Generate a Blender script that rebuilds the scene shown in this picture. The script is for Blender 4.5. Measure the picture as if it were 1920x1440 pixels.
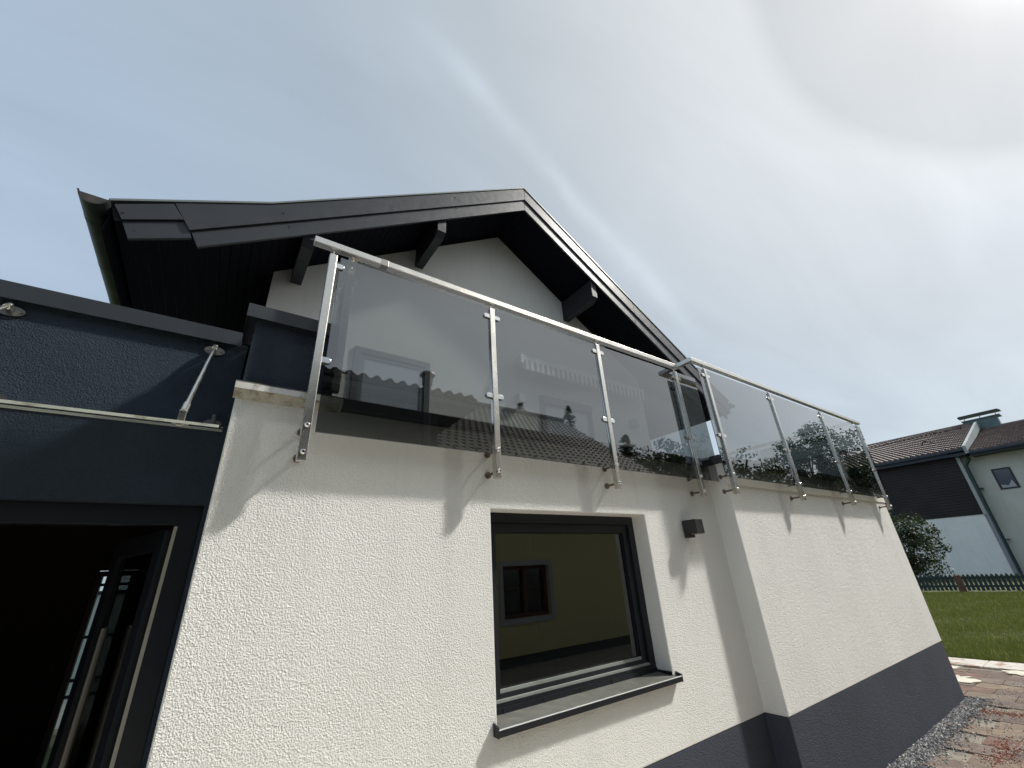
import bpy, bmesh, math, random
from mathutils import Vector, Matrix, Quaternion
random.seed(7)
for o in list(bpy.data.objects): bpy.data.objects.remove(o)
scn = bpy.context.scene
COL = scn.collection

# ------------------------------------------------------------------ camera
CAM = Vector((0.0, -2.2, 1.687))
R_ = Vector((0.8158, -0.5560, 0.0)); 
yaw, pitch, roll = 0.625579910, 0.426737762, 0.0589461773
cy, sy, cp, sp = math.cos(yaw), math.sin(yaw), math.cos(pitch), math.sin(pitch)
fwd = Vector((sy*cp, cy*cp, sp)); right = Vector((cy, -sy, 0)); down = fwd.cross(right)
cr, sr = math.cos(roll), math.sin(roll)
r2 = right*cr + down*sr; d2 = -right*sr + down*cr
FPX = 777.42
cam_d = bpy.data.cameras.new('camera'); cam = bpy.data.objects.new('camera', cam_d); COL.objects.link(cam)
M = Matrix((r2, -d2, -fwd)).transposed().to_4x4(); M.translation = CAM
cam.matrix_world = M
cam_d.sensor_width = 36; cam_d.sensor_fit = 'HORIZONTAL'; cam_d.lens = FPX/1920*36
cam_d.clip_start = 0.05; cam_d.clip_end = 2000
scn.camera = cam
scn.render.resolution_x = 1024; scn.render.resolution_y = 768

def raydir(px, py):
    return (r2*(px-960) + d2*(py-720) + fwd*FPX).normalized()

# ------------------------------------------------------------------ light
SUN = Vector((2.1, -1.0, 2.4)).normalized()
elev = math.asin(SUN.z); rot = math.atan2(SUN.x, SUN.y)
sl = bpy.data.lights.new('sun', 'SUN'); so = bpy.data.objects.new('sun', sl); COL.objects.link(so)
sl.energy = 2.95; sl.angle = math.radians(3.0); sl.color = (1.0, 0.965, 0.90)
so.rotation_mode = 'QUATERNION'; so.rotation_quaternion = SUN.to_track_quat('Z', 'Y')
scn.view_settings.view_transform = 'Standard'; scn.view_settings.look = 'None'
scn.view_settings.exposure = 0.44; scn.view_settings.gamma = 1.0; scn.view_settings.use_curve_mapping = False

w = bpy.data.worlds.new('World'); scn.world = w; w.use_nodes = True
nt = w.node_tree; nt.nodes.clear()
class N:
    def __init__(s, nt): s.nt = nt
    def n(s, t, **k):
        nd = s.nt.nodes.new(t)
        for a, b in k.items():
            if a.startswith('i_'):
                key = a[2:]
                nd.inputs[int(key) if key.isdigit() else key.replace('_', ' ')].default_value = b
            else: setattr(nd, a, b)
        return nd
    def l(s, a, b): s.nt.links.new(a, b)
    def m(s, op, a, b=None, c=None, clamp=False):
        nd = s.nt.nodes.new('ShaderNodeMath'); nd.operation = op; nd.use_clamp = clamp
        for i, v in enumerate((a, b, c)):
            if v is None: continue
            if isinstance(v, (int, float)): nd.inputs[i].default_value = v
            else: s.nt.links.new(v, nd.inputs[i])
        return nd.outputs[0]
    def vm(s, op, a, b=None):
        nd = s.nt.nodes.new('ShaderNodeVectorMath'); nd.operation = op
        for i, v in enumerate((a, b)):
            if v is None: continue
            if isinstance(v, (tuple, Vector)): nd.inputs[i].default_value = v
            else: s.nt.links.new(v, nd.inputs[i])
        return nd
    def ramp(s, fac, stops, interp='LINEAR'):
        nd = s.nt.nodes.new('ShaderNodeValToRGB'); cr_ = nd.color_ramp; cr_.interpolation = interp
        while len(cr_.elements) > 1: cr_.elements.remove(cr_.elements[-1])
        for i, (p, c) in enumerate(stops):
            if isinstance(c, (int, float)): c = (c, c, c)
            e = cr_.elements[0] if i == 0 else cr_.elements.new(p)
            e.position = p; e.color = (*c, 1)
        s.nt.links.new(fac, nd.inputs[0]); return nd.outputs[0]
    def mix(s, f, a, b, mode='MIX'):
        nd = s.nt.nodes.new('ShaderNodeMix'); nd.data_type = 'RGBA'; nd.blend_type = mode
        for i, v in ((0, f), (6, a), (7, b)):
            if isinstance(v, (int, float)): nd.inputs[i].default_value = v
            elif isinstance(v, tuple): nd.inputs[i].default_value = (*v, 1)
            else: s.nt.links.new(v, nd.inputs[i])
        return nd.outputs[2]
W = N(nt)
sky = W.n('ShaderNodeTexSky', sky_type='NISHITA', sun_disc=False, sun_elevation=elev, sun_rotation=rot, air_density=1.0, dust_density=0.8, ozone_density=1.5)
tc = W.n('ShaderNodeTexCoord')
dirn = W.vm('NORMALIZE', tc.outputs['Generated']).outputs[0]
cosang = W.vm('DOT_PRODUCT', dirn, SUN).outputs['Value']
ang = W.m('MULTIPLY', W.m('ARCCOSINE', W.m('MINIMUM', W.m('MAXIMUM', cosang, -1.0), 1.0)), 1/math.pi)   # 0..1 = 0..180 deg
d = 1/180
# thin high cloud veil with a bright aureole and the 22 degree ring round the sun (values x10, background strength 0.1)
veil = W.ramp(ang, [(0, (.34, .335, .325)), (8*d, (.30, .30, .293)), (13*d, (.262, .266, .261)), (17*d, (.246, .254, .250)), (20.4*d, (.240, .248, .245)),
                    (22.2*d, (.282, .290, .286)), (25*d, (.274, .284, .282)), (32*d, (.250, .261, .259)), (45*d, (.203, .222, .231)), (62*d, (.169, .197, .222)),
                    (80*d, (.160, .196, .234)), (100*d, (.168, .206, .252)), (180*d, (.19, .225, .265))])
# glare of the sun spread by the thin cloud
ga = W.m('DIVIDE', ang, 4.6*d)
glare = W.m('MULTIPLY', W.m('POWER', 2.71828, W.m('MULTIPLY', W.m('MULTIPLY', ga, ga), -1.0)), 230.0)
sep = W.n('ShaderNodeSeparateXYZ'); W.l(dirn, sep.inputs[0])
# stretched cirrus texture projected on a high layer
inv = W.m('DIVIDE', 1.0, W.m('ADD', W.m('MAXIMUM', sep.outputs[2], 0.0), 0.22))
cx = W.m('MULTIPLY', sep.outputs[0], inv); cyy = W.m('MULTIPLY', sep.outputs[1], inv)
cmb = W.n('ShaderNodeCombineXYZ'); W.l(cx, cmb.inputs[0]); W.l(cyy, cmb.inputs[1])
mp = W.n('ShaderNodeMapping'); W.l(cmb.outputs[0], mp.inputs[0]); mp.inputs['Rotation'].default_value = (0, 0, math.radians(38)); mp.inputs['Scale'].default_value = (0.7, 2.2, 1)
nz = W.n('ShaderNodeTexNoise', i_Scale=1.6, i_Detail=7.0, i_Roughness=.55, i_Distortion=.5); W.l(mp.outputs[0], nz.inputs[0])
wisp = W.ramp(nz.outputs[0], [(.30, .93), (.5, 1.0), (.72, 1.09)])
# an old vapour trail
A_, B_, C_ = raydir(835, 90), raydir(1270, 590), raydir(1030, 320)
nrm = A_.cross(B_).normalized()
off = abs(C_.dot(nrm))
dist = W.vm('DOT_PRODUCT', dirn, nrm).outputs['Value']
nz2 = W.n('ShaderNodeTexNoise', i_Scale=5.0, i_Detail=4.0); W.l(dirn, nz2.inputs[0])
wob = W.m('MULTIPLY', W.m('SUBTRACT', nz2.outputs[0], .5), .05)
dd = W.m('ADD', W.m('SUBTRACT', dist, C_.dot(nrm)*.6), wob)
g = W.m('POWER', 2.71828, W.m('MULTIPLY', W.m('MULTIPLY', dd, dd), -2600.0))
along = W.vm('DOT_PRODUCT', dirn, (A_+B_).normalized()).outputs['Value']
nz3 = W.n('ShaderNodeTexNoise', i_Scale=9.0, i_Detail=5.0); W.l(dirn, nz3.inputs[0])
trail = W.m('MULTIPLY', W.m('MULTIPLY', g, W.ramp(along, [(.90, 0.0), (.96, 1.0)])), W.m('MULTIPLY', nz3.outputs[0], .24))
mul = W.m('ADD', wisp, trail)
veil10 = W.vm('SCALE', veil); veil10.inputs[3].default_value = 18.0
skyv = W.vm('SCALE', sky.outputs[0]); skyv.inputs[3].default_value = 0.20
tot0 = W.vm('ADD', veil10.outputs[0], skyv.outputs[0])
gc = W.n('ShaderNodeCombineXYZ'); W.l(glare, gc.inputs[0]); W.l(W.m('MULTIPLY', glare, .97), gc.inputs[1]); W.l(W.m('MULTIPLY', glare, .92), gc.inputs[2])
tot = W.vm('ADD', tot0.outputs[0], gc.outputs[0])
fin = W.vm('SCALE', tot.outputs[0]); W.l(mul, fin.inputs[3])
bg = W.n('ShaderNodeBackground', i_Strength=0.1); W.l(fin.outputs[0], bg.inputs[0])
wo = W.n('ShaderNodeOutputWorld'); W.l(bg.outputs[0], wo.inputs[0])

# ------------------------------------------------------------------ materials
MATS = {}
def mat(name, base, rough=.6, metal=0.0, spec=.5, var=0.0, vscale=3.0, bump=None, stain=None, coat=0.0, rough_var=0.0, aniso=False):
    """principled material: base colour with noise variation, bump=[(kind,scale,dist)...], stain=(colour,scale,lo,hi)"""
    if name in MATS: return MATS[name]
    m = bpy.data.materials.new(name); m.use_nodes = True; MATS[name] = m
    t = N(m.node_tree); b = m.node_tree.nodes['Principled BSDF']
    b.inputs['Roughness'].default_value = rough; b.inputs['Metallic'].default_value = metal
    b.inputs['Specular IOR Level'].default_value = spec; b.inputs['Coat Weight'].default_value = coat
    co = t.n('ShaderNodeTexCoord').outputs['Object']
    col = base
    if var:
        n1 = t.n('ShaderNodeTexNoise', i_Scale=vscale, i_Detail=6.0, i_Roughness=.6); t.l(co, n1.inputs[0])
        lo = tuple(max(0, c*(1-var)) for c in base); hi = tuple(min(1, c*(1+var)) for c in base)
        col = t.ramp(n1.outputs[0], [(.3, lo), (.7, hi)])
    if stain:
        n2 = t.n('ShaderNodeTexNoise', i_Scale=stain[1], i_Detail=8.0, i_Roughness=.65); t.l(co, n2.inputs[0])
        f = t.ramp(n2.outputs[0], [(stain[2], 0.0), (stain[3], 1.0)])
        col = t.mix(f, col, stain[0])
    if name in ('white_plaster', 'navy_plaster', 'gable_plaster', 'neighbour_plaster', 'neighbour_plaster_grey'):
        mpr = t.n('ShaderNodeMapping'); t.l(co, mpr.inputs[0]); mpr.inputs['Scale'].default_value = (7, 7, .6)
        nr = t.n('ShaderNodeTexNoise', i_Scale=1.0, i_Detail=5.0, i_Roughness=.6); t.l(mpr.outputs[0], nr.inputs[0])
        col = t.mix(1.0, col, t.ramp(nr.outputs[0], [(.30, .95), (.48, 1.0), (1, 1.0)]), 'MULTIPLY')
    if isinstance(col, tuple): b.inputs['Base Color'].default_value = (*col, 1)
    else: t.l(col, b.inputs['Base Color'])
    if rough_var:
        n3 = t.n('ShaderNodeTexNoise', i_Scale=vscale*4, i_Detail=5.0); t.l(co, n3.inputs[0])
        t.l(t.ramp(n3.outputs[0], [(.3, max(0, rough-rough_var)), (.7, min(1, rough+rough_var))]), b.inputs['Roughness'])
    if bump:
        prev = None
        for kind, sc, dist_ in bump:
            if kind == 'noise':
                tx = t.n('ShaderNodeTexNoise', i_Scale=sc, i_Detail=3.0, i_Roughness=.5); t.l(co, tx.inputs[0]); h = tx.outputs[0]
            elif kind == 'plaster':     # rubbed grain: worm-like ridges between grains
                wv = t.n('ShaderNodeTexNoise', i_Scale=sc*.6, i_Detail=2.0); t.l(co, wv.inputs[0])
                off_ = t.vm('SCALE', wv.outputs[1]); off_.inputs[3].default_value = 1.2/sc
                p2 = t.vm('ADD', co, off_.outputs[0]).outputs[0]
                tx = t.n('ShaderNodeTexNoise', i_Scale=sc, i_Detail=2.5, i_Roughness=.55); t.l(p2, tx.inputs[0])
                vo = t.n('ShaderNodeTexVoronoi', feature='SMOOTH_F1', i_Scale=sc*.9); t.l(p2, vo.inputs[0])
                a_ = t.m('MULTIPLY', t.m('SUBTRACT', tx.outputs[0], .5), 2.2); 
                h = t.m('SUBTRACT', a_, t.m('MULTIPLY', vo.outputs[0], .9))
            elif kind == 'voronoi':
                tx = t.n('ShaderNodeTexVoronoi', i_Scale=sc); t.l(co, tx.inputs[0]); h = tx.outputs[0]
            elif kind == 'brush':
                mpp = t.n('ShaderNodeMapping'); t.l(co, mpp.inputs[0]); mpp.inputs['Scale'].default_value = (1, 1, .02)
                tx = t.n('ShaderNodeTexNoise', i_Scale=sc, i_Detail=2.0); t.l(mpp.outputs[0], tx.inputs[0]); h = tx.outputs[0]
            bp = t.n('ShaderNodeBump', i_Strength=1.0, i_Distance=dist_); t.l(h, bp.inputs['Height'])
            if prev: t.l(prev, bp.inputs['Normal'])
            prev = bp.outputs[0]
        t.l(prev, b.inputs['Normal'])
    return m

def glass_mat(name, T, tint=(1, 1, 1), ior_r0=.04, rough=0.0):
    """flat glazing seen through: tinted transparent plus a Schlick reflection on the outer face"""
    if name in MATS: return MATS[name]
    m = bpy.data.materials.new(name); m.use_nodes = True; MATS[name] = m
    ntt = m.node_tree; ntt.nodes.clear(); t = N(ntt)
    ge = t.n('ShaderNodeNewGeometry')
    c = t.m('ABSOLUTE', t.vm('DOT_PRODUCT', ge.outputs['Incoming'], ge.outputs['Normal']).outputs['Value'])
    r = t.m('ADD', ior_r0, t.m('MULTIPLY', 1-ior_r0, t.m('POWER', t.m('SUBTRACT', 1.0, c), 5.0)))
    r = t.m('DIVIDE', t.m('MULTIPLY', r, 2.0), t.m('ADD', r, 1.0))
    r = t.m('MULTIPLY', r, t.m('SUBTRACT', 1.0, ge.outputs['Backfacing']))
    s_ = math.sqrt(T)
    tr = t.n('ShaderNodeBsdfTransparent'); tr.inputs[0].default_value = (s_*tint[0], s_*tint[1], s_*tint[2], 1)
    gl = t.n('ShaderNodeBsdfGlossy', i_Roughness=rough); gl.inputs[0].default_value = (1, 1, 1, 1)
    mx = t.n('ShaderNodeMixShader'); t.l(r, mx.inputs[0]); t.l(tr.outputs[0], mx.inputs[1]); t.l(gl.outputs[0], mx.inputs[2])
    o = t.n('ShaderNodeOutputMaterial'); t.l(mx.outputs[0], o.inputs[0])
    return m

PL = [('plaster', 165, .0040), ('noise', 30, .004)]
white_plaster = mat('white_plaster', (.87, .865, .83), .9, spec=.2, var=.035, vscale=1.3, bump=PL)
fine_white = mat('fine_white_plaster', (.84, .82, .77), .9, spec=.2, var=.04, vscale=1.0, bump=[('plaster', 120, .0016)])
gable_plaster = mat('gable_plaster', (.80, .77, .71), .9, spec=.2, var=.04, vscale=.6, bump=[('plaster', 110, .003)])
navy_plaster = mat('navy_plaster', (.030, .042, .062), .85, spec=.25, var=.15, vscale=2.0, bump=PL)
plinth_plaster = mat('plinth_plaster', (.060, .067, .088), .9, spec=.2, var=.10, vscale=1.5, bump=[('plaster', 110, .0026), ('noise', 14, .003)])
anthracite = mat('anthracite_sheet', (.027, .030, .036), .42, spec=.5, var=.10, vscale=2.5, rough_var=.08, bump=[('noise', 3, .002)])
coping_m = mat('coping_sheet', (.026, .031, .039), .42, spec=.5, var=.08, vscale=3, rough_var=.08, bump=[('noise', 2.5, .003)])
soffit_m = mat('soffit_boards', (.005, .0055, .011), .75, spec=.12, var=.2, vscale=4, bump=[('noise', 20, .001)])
gutter_m = mat('gutter_metal', (.020, .025, .023), .5, metal=.2, var=.3, vscale=3, stain=((.045, .05, .042), 6, .5, .7))
window_m = mat('window_frame', (.011, .013, .018), .40, spec=.4, bump=[('noise', 60, .0004)], var=.1)
window_lt = mat('window_ledge', (.27, .29, .27), .4, spec=.5, var=.15, vscale=6)  # paler than the frame, for its two lower ledges
sill_m = mat('sill_metal', (.11, .112, .10), .5, metal=0.0, var=.12, vscale=7, stain=((.17, .165, .14), 14, .5, .66), rough_var=.1)
steel = mat('brushed_steel', (.70, .67, .61), .27, metal=1.0, var=.05, vscale=3, rough_var=.04)
steel_pol = mat('polished_steel', (.80, .79, .77), .16, metal=1.0, var=.04)
steel_dark = mat('weathered_bolt', (.22, .17, .13), .5, metal=.8, var=.3, vscale=30)
strip_m = mat('edge_strip_metal', (.62, .60, .55), .42, metal=.55, var=.10, vscale=8, stain=((.30, .26, .20), 22, .54, .68), rough_var=.12)
strip_under = mat('edge_strip_underside', (.42, .40, .34), .7, var=.2, vscale=20, stain=((.17, .15, .11), 25, .5, .68))
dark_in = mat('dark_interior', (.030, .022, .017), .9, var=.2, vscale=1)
rubber = mat('black_rubber', (.012, .012, .013), .6)
pale_seal = mat('pale_seal', (.46, .43, .36), .6, var=.08, vscale=10)
smoked = glass_mat('smoked_glass', .215, (.96, 1.0, .99), .105)
clear_gl = glass_mat('canopy_glass', .82, (.93, 1.0, .97))
window_gl = glass_mat('window_glass', .42, (.96, 1.0, .98), .075)
far_gl = mat('far_window_glass', (.03, .035, .045), .06, spec=.9)

# ------------------------------------------------------------------ mesh helpers
class MB:
    def __init__(s): s.v = []; s.f = []; s.mi = []
    def add(s, vs, fs, mi=0):
        o = len(s.v); s.v += [tuple(v) for v in vs]
        for f in fs: s.f.append(tuple(i+o for i in f)); s.mi.append(mi)
        return s
    def box(s, x0, x1, y0, y1, z0, z1, mi=0):
        vs = [(x0,y0,z0),(x1,y0,z0),(x1,y1,z0),(x0,y1,z0),(x0,y0,z1),(x1,y0,z1),(x1,y1,z1),(x0,y1,z1)]
        return s.add(vs, [(0,3,2,1),(4,5,6,7),(0,1,5,4),(1,2,6,5),(2,3,7,6),(3,0,4,7)], mi)
    def obox(s, c, ax, ay, az, mi=0):
        """box with centre c and half-vectors ax, ay, az"""
        c, ax, ay, az = map(Vector, (c, ax, ay, az)); vs = []
        for k in (-1, 1):
            for i, j in ((-1,-1),(1,-1),(1,1),(-1,1)): vs.append(c + ax*i + ay*j + az*k)
        return s.add(vs, [(0,3,2,1),(4,5,6,7),(0,1,5,4),(1,2,6,5),(2,3,7,6),(3,0,4,7)], mi)
    def prism(s, pts, y0, y1, axis='y', mi=0):
        """polygon in (x,z) extruded along y (axis y); (y,z) along x; (x,y) along z"""
        n = len(pts)
        P = {'y': lambda p, t: (p[0], t, p[1]), 'x': lambda p, t: (t, p[0], p[1]), 'z': lambda p, t: (p[0], p[1], t)}[axis]
        vs = [P(p, y0) for p in pts] + [P(p, y1) for p in pts]
        fs = [tuple(range(n)), tuple(reversed(range(n, 2*n)))] + [(i, n+i, n+(i+1) % n, (i+1) % n) for i in range(n)]
        return s.add(vs, fs, mi)
    def tube(s, p0, p1, r0, r1=None, n=12, mi=0, caps=True):
        p0, p1 = Vector(p0), Vector(p1); r1 = r0 if r1 is None else r1
        d_ = (p1-p0).normalized(); a = d_.orthogonal().normalized(); b = d_.cross(a)
        vs = []
        for p, r in ((p0, r0), (p1, r1)):
            for i in range(n):
                t = 2*math.pi*i/n; vs.append(p + a*math.cos(t)*r + b*math.sin(t)*r)
        fs = [(i, (i+1) % n, n+(i+1) % n, n+i) for i in range(n)]
        if caps: fs += [tuple(reversed(range(n))), tuple(range(n, 2*n))]
        return s.add(vs, fs, mi)
    def mesh(s, name, mats, bevel=0, smooth=False):
        me = bpy.data.meshes.new(name); me.from_pydata(s.v, [], s.f)
        for m_ in (mats if isinstance(mats, (list, tuple)) else [mats]): me.materials.append(m_)
        me.polygons.foreach_set('material_index', s.mi)
        bm = bmesh.new(); bm.from_mesh(me); bmesh.ops.recalc_face_normals(bm, faces=bm.faces)
        if bevel:
            bmesh.ops.remove_doubles(bm, verts=bm.verts, dist=1e-5)
            es = [e for e in bm.edges if len(e.link_faces) == 2 and e.calc_face_angle(0) > .5]
            bmesh.ops.bevel(bm, geom=es, offset=bevel, segments=2, affect='EDGES', profile=.5)
        bm.to_mesh(me); bm.free()
        if smooth:
            me.polygons.foreach_set('use_smooth', [True]*len(me.polygons))
            try: me.set_sharp_from_angle(angle=.7)
            except Exception: pass
        return me
    def build(s, name, mats, parent=None, bevel=0, smooth=False, kind=None, label=None):
        o = bpy.data.objects.new(name, s.mesh(name, mats, bevel, smooth)); COL.objects.link(o)
        if parent: o.parent = parent
        if kind: o['kind'] = kind
        if label: o['label'] = label
        return o
def tag(o, label, cat, group=None):
    o['label'] = label; o['category'] = cat
    if group: o['group'] = group
    return o
def thing(name, label, cat, group=None):
    o = bpy.data.objects.new(name, None); COL.objects.link(o); o.empty_display_size = .1
    return tag(o, label, cat, group)
def struct(o): o['kind'] = 'structure'; return o

def sheet(mb, outer, hole, fn, mi=0):
    """rectangle with a rectangular hole, one connected face set; fn(u,v)->xyz ; outer/hole=(u0,u1,v0,v1)"""
    a, b, c_, d_ = outer; e, f, g_, h = hole
    vs = [fn(a,c_),fn(b,c_),fn(b,d_),fn(a,d_),fn(e,g_),fn(f,g_),fn(f,h),fn(e,h)]
    return mb.add(vs, [(0,1,5,4),(1,2,6,5),(2,3,7,6),(3,0,4,7)], mi)

# ------------------------------------------------------------------ ground
gm = mat('earth_and_grass', (.075, .095, .035), .95, var=.3, vscale=.4)
g_ = struct(MB().add([(-900,-900,-.06),(900,-900,-.06),(900,900,-.06),(-900,900,-.06)], [(0,1,2,3)]).build('ground', gm))
bed_m = mat('jointing_sand', (.25, .22, .185), .95, var=.3, vscale=5, bump=[('noise', 120, .002)])
paving = struct(MB().box(-14, 10.02, -6.2, 1.2, -.05, -.014).build('paving', bed_m))
lawn_soil = mat('lawn_soil', (.070, .080, .026), .95, var=.35, vscale=2, bump=[('noise', 40, .01)])
lawn = struct(MB().box(10.62, 38.9, -9, 14, -.05, .0).build('lawn', lawn_soil))
kerb_m = mat('kerb_concrete', (.55, .52, .47), .9, var=.10, vscale=3, stain=((.34, .23, .18), 4, .50, .60), bump=[('noise', 50, .003)])
conc = mat('bounce_concrete', (.58,.53,.45), .9, var=.12, vscale=1.5, bump=[('noise', 60, .002)])  # unseen forecourt, added pale to bounce sunlight up onto the wall
x_ = -9.0
while x_ < 3.0:
    y_ = -4.9
    while y_ < -.1:
        MB().box(x_+.005, x_+.995, y_+.005, min(y_+.995, -.02), -.013, .001).build('bounce_slab', conc, paving); y_ += 1.0
    x_ += 1.0
# pavers, each a slab of its own
pav_cols = [(.145,.102,.080), (.178,.136,.102), (.128,.094,.078), (.205,.152,.112), (.160,.098,.078), (.165,.126,.104)]
pmats = []
for i, c in enumerate(pav_cols):
    pmats.append(mat('paver_stone_%s' % 'abcdef'[i], c, .85, spec=.35, var=.35, vscale=7, stain=((.30,.26,.21), 17, .58, .70), bump=[('noise', 60, .002), ('noise', 9, .003)]))
pw, pl = .298, .445
pm = []
for i in range(6):
    mb = MB().box(-pw/2+.004, pw/2-.004, -pl/2+.004, pl/2-.004, -.045, 0)
    pm.append(mb.mesh('paver', pmats[i], bevel=.004))
x = 3.2; r = 0; npv = 0
while x < 9.95:
    y = -2.35 + (pl/2 if r % 2 else 0)
    while y < .75:
        inside = (x < 8.05 and y > -.18-.26)
        if not inside:
            o = bpy.data.objects.new('paver', random.choice(pm)); COL.objects.link(o); o.parent = paving
            o.location = (x, y, random.uniform(-.003, .003)); o.rotation_euler = (random.uniform(-.006,.006), random.uniform(-.006,.006), random.uniform(-.006,.006)); npv += 1
        y += pl
    x += pw; r += 1
kx = MB()
kerb = struct(bpy.data.objects.new('kerb', None)); COL.objects.link(kerb)
yk = -5.0
while yk < 4:
    L = 1.0; MB().box(10.04, 10.60, yk+.004, yk+L-.004, -.05, .018+random.uniform(-.003,.003)).build('kerb_stone', kerb_m, kerb, bevel=.012); yk += L

# gravel strip and scattered chippings
st_cols = [mat('chipping_white', (.62,.60,.56), .8, var=.1), mat('chipping_grey', (.24,.24,.25), .85, var=.2), mat('chipping_dark', (.12,.12,.13), .85, var=.2), mat('chipping_red', (.34,.12,.07), .85, var=.2)]
def scatter(name, n, fn, wts, smin, smax, label, cat):
    mb = MB()
    for _ in range(n):
        x, y = fn(); s = random.uniform(smin, smax)
        if x is None: continue
        c = Vector((x, y, s*.28)); q = Quaternion(Vector((random.random(), random.random(), random.random())).normalized(), random.random()*6)
        vs = [c + q @ (Vector(v)*s*random.uniform(.7, 1.2)) for v in ((1,0,0),(-1,0,0),(0,.8,0),(0,-.8,0),(0,0,.55),(0,0,-.55))]
        mi = random.choices(range(4), wts)[0]
        mb.add(vs, [(0,2,4),(2,1,4),(1,3,4),(3,0,4),(2,0,5),(1,2,5),(3,1,5),(0,3,5)], mi)
    o = mb.build(name, st_cols, kind='stuff'); return tag(o, label, cat)
def strip_fn():
    x = random.uniform(3.6, 8.1); return x, -.19 - abs(random.gauss(0, .10))
scatter('gravel', 9000, strip_fn, (.16,.46,.37,.01), .006, .016, 'grey and white chippings lying along the foot of the dark plinth', 'gravel')
def loose_fn():
    x = random.uniform(3.4, 9.9); y = -.4 - abs(random.gauss(0, .55)); return x, y
scatter('loose_chippings', 2600, loose_fn, (.78,.14,.05,.03), .004, .011, 'small pale stone chips scattered over the brown pavers', 'stone chips')
def red_fn():
    t = random.random()
    if t < .5: return 6.15+random.gauss(0,.22), -.74+random.gauss(0,.06)
    return 7.6+random.gauss(0,.05)-random.random()*.1, -.35-random.random()*.5
scatter('red_debris', 900, red_fn, (.04,.02,.04,.9), .004, .011, 'reddish brick crumbs lying on the pavers near the wall', 'brick crumbs')
mort = MB()
mm_ = mat('mortar', (.60,.56,.47), .9, var=.15, vscale=6, bump=[('noise', 40, .004)])
for (qx, qy, qa, qb, lab) in ((9.86, -.45, .16, .30, 'spilled pale mortar smear on the pavers along the kerb'), (9.80, .35, .12, .22, 'small pale mortar smear between kerb and house corner')):
    q_ = []
    for i in range(26):
        a = i/26*2*math.pi; rr = random.uniform(.5, 1.2); q_.append((qx+qa*rr*math.cos(a), qy+qb*rr*math.sin(a)))
    tag(MB().prism(q_, .004, .012, 'z').build('mortar_spill', mm_), lab, 'mortar patch')
pts = []
for i in range(22):
    a = i/22*2*math.pi; rr = random.uniform(.45, 1.2); pts.append((9.0+.24*rr*math.cos(a), .12+.24*rr*math.sin(a)))
mort.prism(pts, .004, .016, 'z')
tag(mort.build('mortar_spill', mm_), 'whitish spilled mortar patch on the pavers at the house corner', 'mortar patch')

# ------------------------------------------------------------------ terrace extension
ext = thing('terrace_extension', 'white rough plastered flat roofed extension with dark plinth and one window', 'building')
ZP, ZT = .60, 2.515            # top of plinth, top of plaster
XL, XS, XR, YS = -.02, 3.815, 8.0, -.176
WX0, WX1, WZ0, WZ1 = 1.375, 2.795, .985, 2.045
wl = MB()
WB = WZ0-.035
sheet(wl, (XL, XS, ZP, ZT), (WX0, WX1, WB, WZ1), lambda u, v: (u, 0, v))
RD = .135
for a, b in (((WX0,WB),(WX0,WZ1)), ((WX0,WZ1),(WX1,WZ1)), ((WX1,WZ1),(WX1,WB)), ((WX1,WB),(WX0,WB))):
    wl.add([(a[0],0,a[1]),(b[0],0,b[1]),(b[0],RD+.12,b[1]),(a[0],RD+.12,a[1])], [(0,1,2,3)])
wl.add([(XS,0,ZP),(XS,0,ZT),(XS,YS,ZT),(XS,YS,ZP)], [(0,1,2,3)])
wl.add([(XS,YS,ZP),(XR,YS,ZP),(XR,YS,ZT),(XS,YS,ZT)], [(0,1,2,3)])
wl.add([(XR,YS,ZP),(XR,4,ZP),(XR,4,ZT),(XR,YS,ZT)], [(0,1,2,3)])
wl.add([(XL,0,ZP),(XL,0,ZT),(XL,.398,ZT),(XL,.398,ZP)], [(0,1,2,3)])
wl.add([(XL,0,ZP),(XS,0,ZP),(XS,YS,ZP),(XR,YS,ZP),(XR,4,ZP),(XL,4,ZP)], [(0,1,2,3,4,5)])
def plaster_wall(mb, name, m_, parent, bevel=.006):
    me = bpy.data.meshes.new(name); me.from_pydata(mb.v, [], mb.f); me.materials.append(m_)
    bm = bmesh.new(); bm.from_mesh(me); bmesh.ops.remove_doubles(bm, verts=bm.verts, dist=1e-4)
    bmesh.ops.recalc_face_normals(bm, faces=bm.faces)
    es = [e for e in bm.edges if len(e.link_faces) == 2 and e.calc_face_angle(0) > .5]
    bmesh.ops.bevel(bm, geom=es, offset=bevel, segments=2, affect='EDGES', profile=.5)
    bm.to_mesh(me); bm.free(); o = bpy.data.objects.new(name, me); COL.objects.link(o); o.parent = parent; return o
plaster_wall(wl, 'wall', white_plaster, ext)
pb = MB(); e = .003
pp = [(XL+e,e),(XS+e,e),(XS+e,YS+e),(XR-e,YS+e),(XR-e,4),(XL+e,4)]
pb.prism(pp, -.05, ZP-.002, 'z'); pb.build('plinth', plinth_plaster, ext, bevel=.006)
# smoother band under the edge of the right-hand part
MB().box(XS-.012, XR+.012, YS-.012, YS-.0005, 2.318, ZT-.003).build('plaster_band', fine_white, ext, bevel=.004)
# terrace slab, floor
MB().prism([(XL+.01,.01),(XS+.01,.01),(XS+.01,YS+.01),(XR-.01,YS+.01),(XR-.01,3.99),(XL+.01,3.99)], ZT+.001, 2.60, 'z').build('terrace_slab', mat('terrace_slab', (.10,.105,.115), .8, var=.2), ext)
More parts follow.
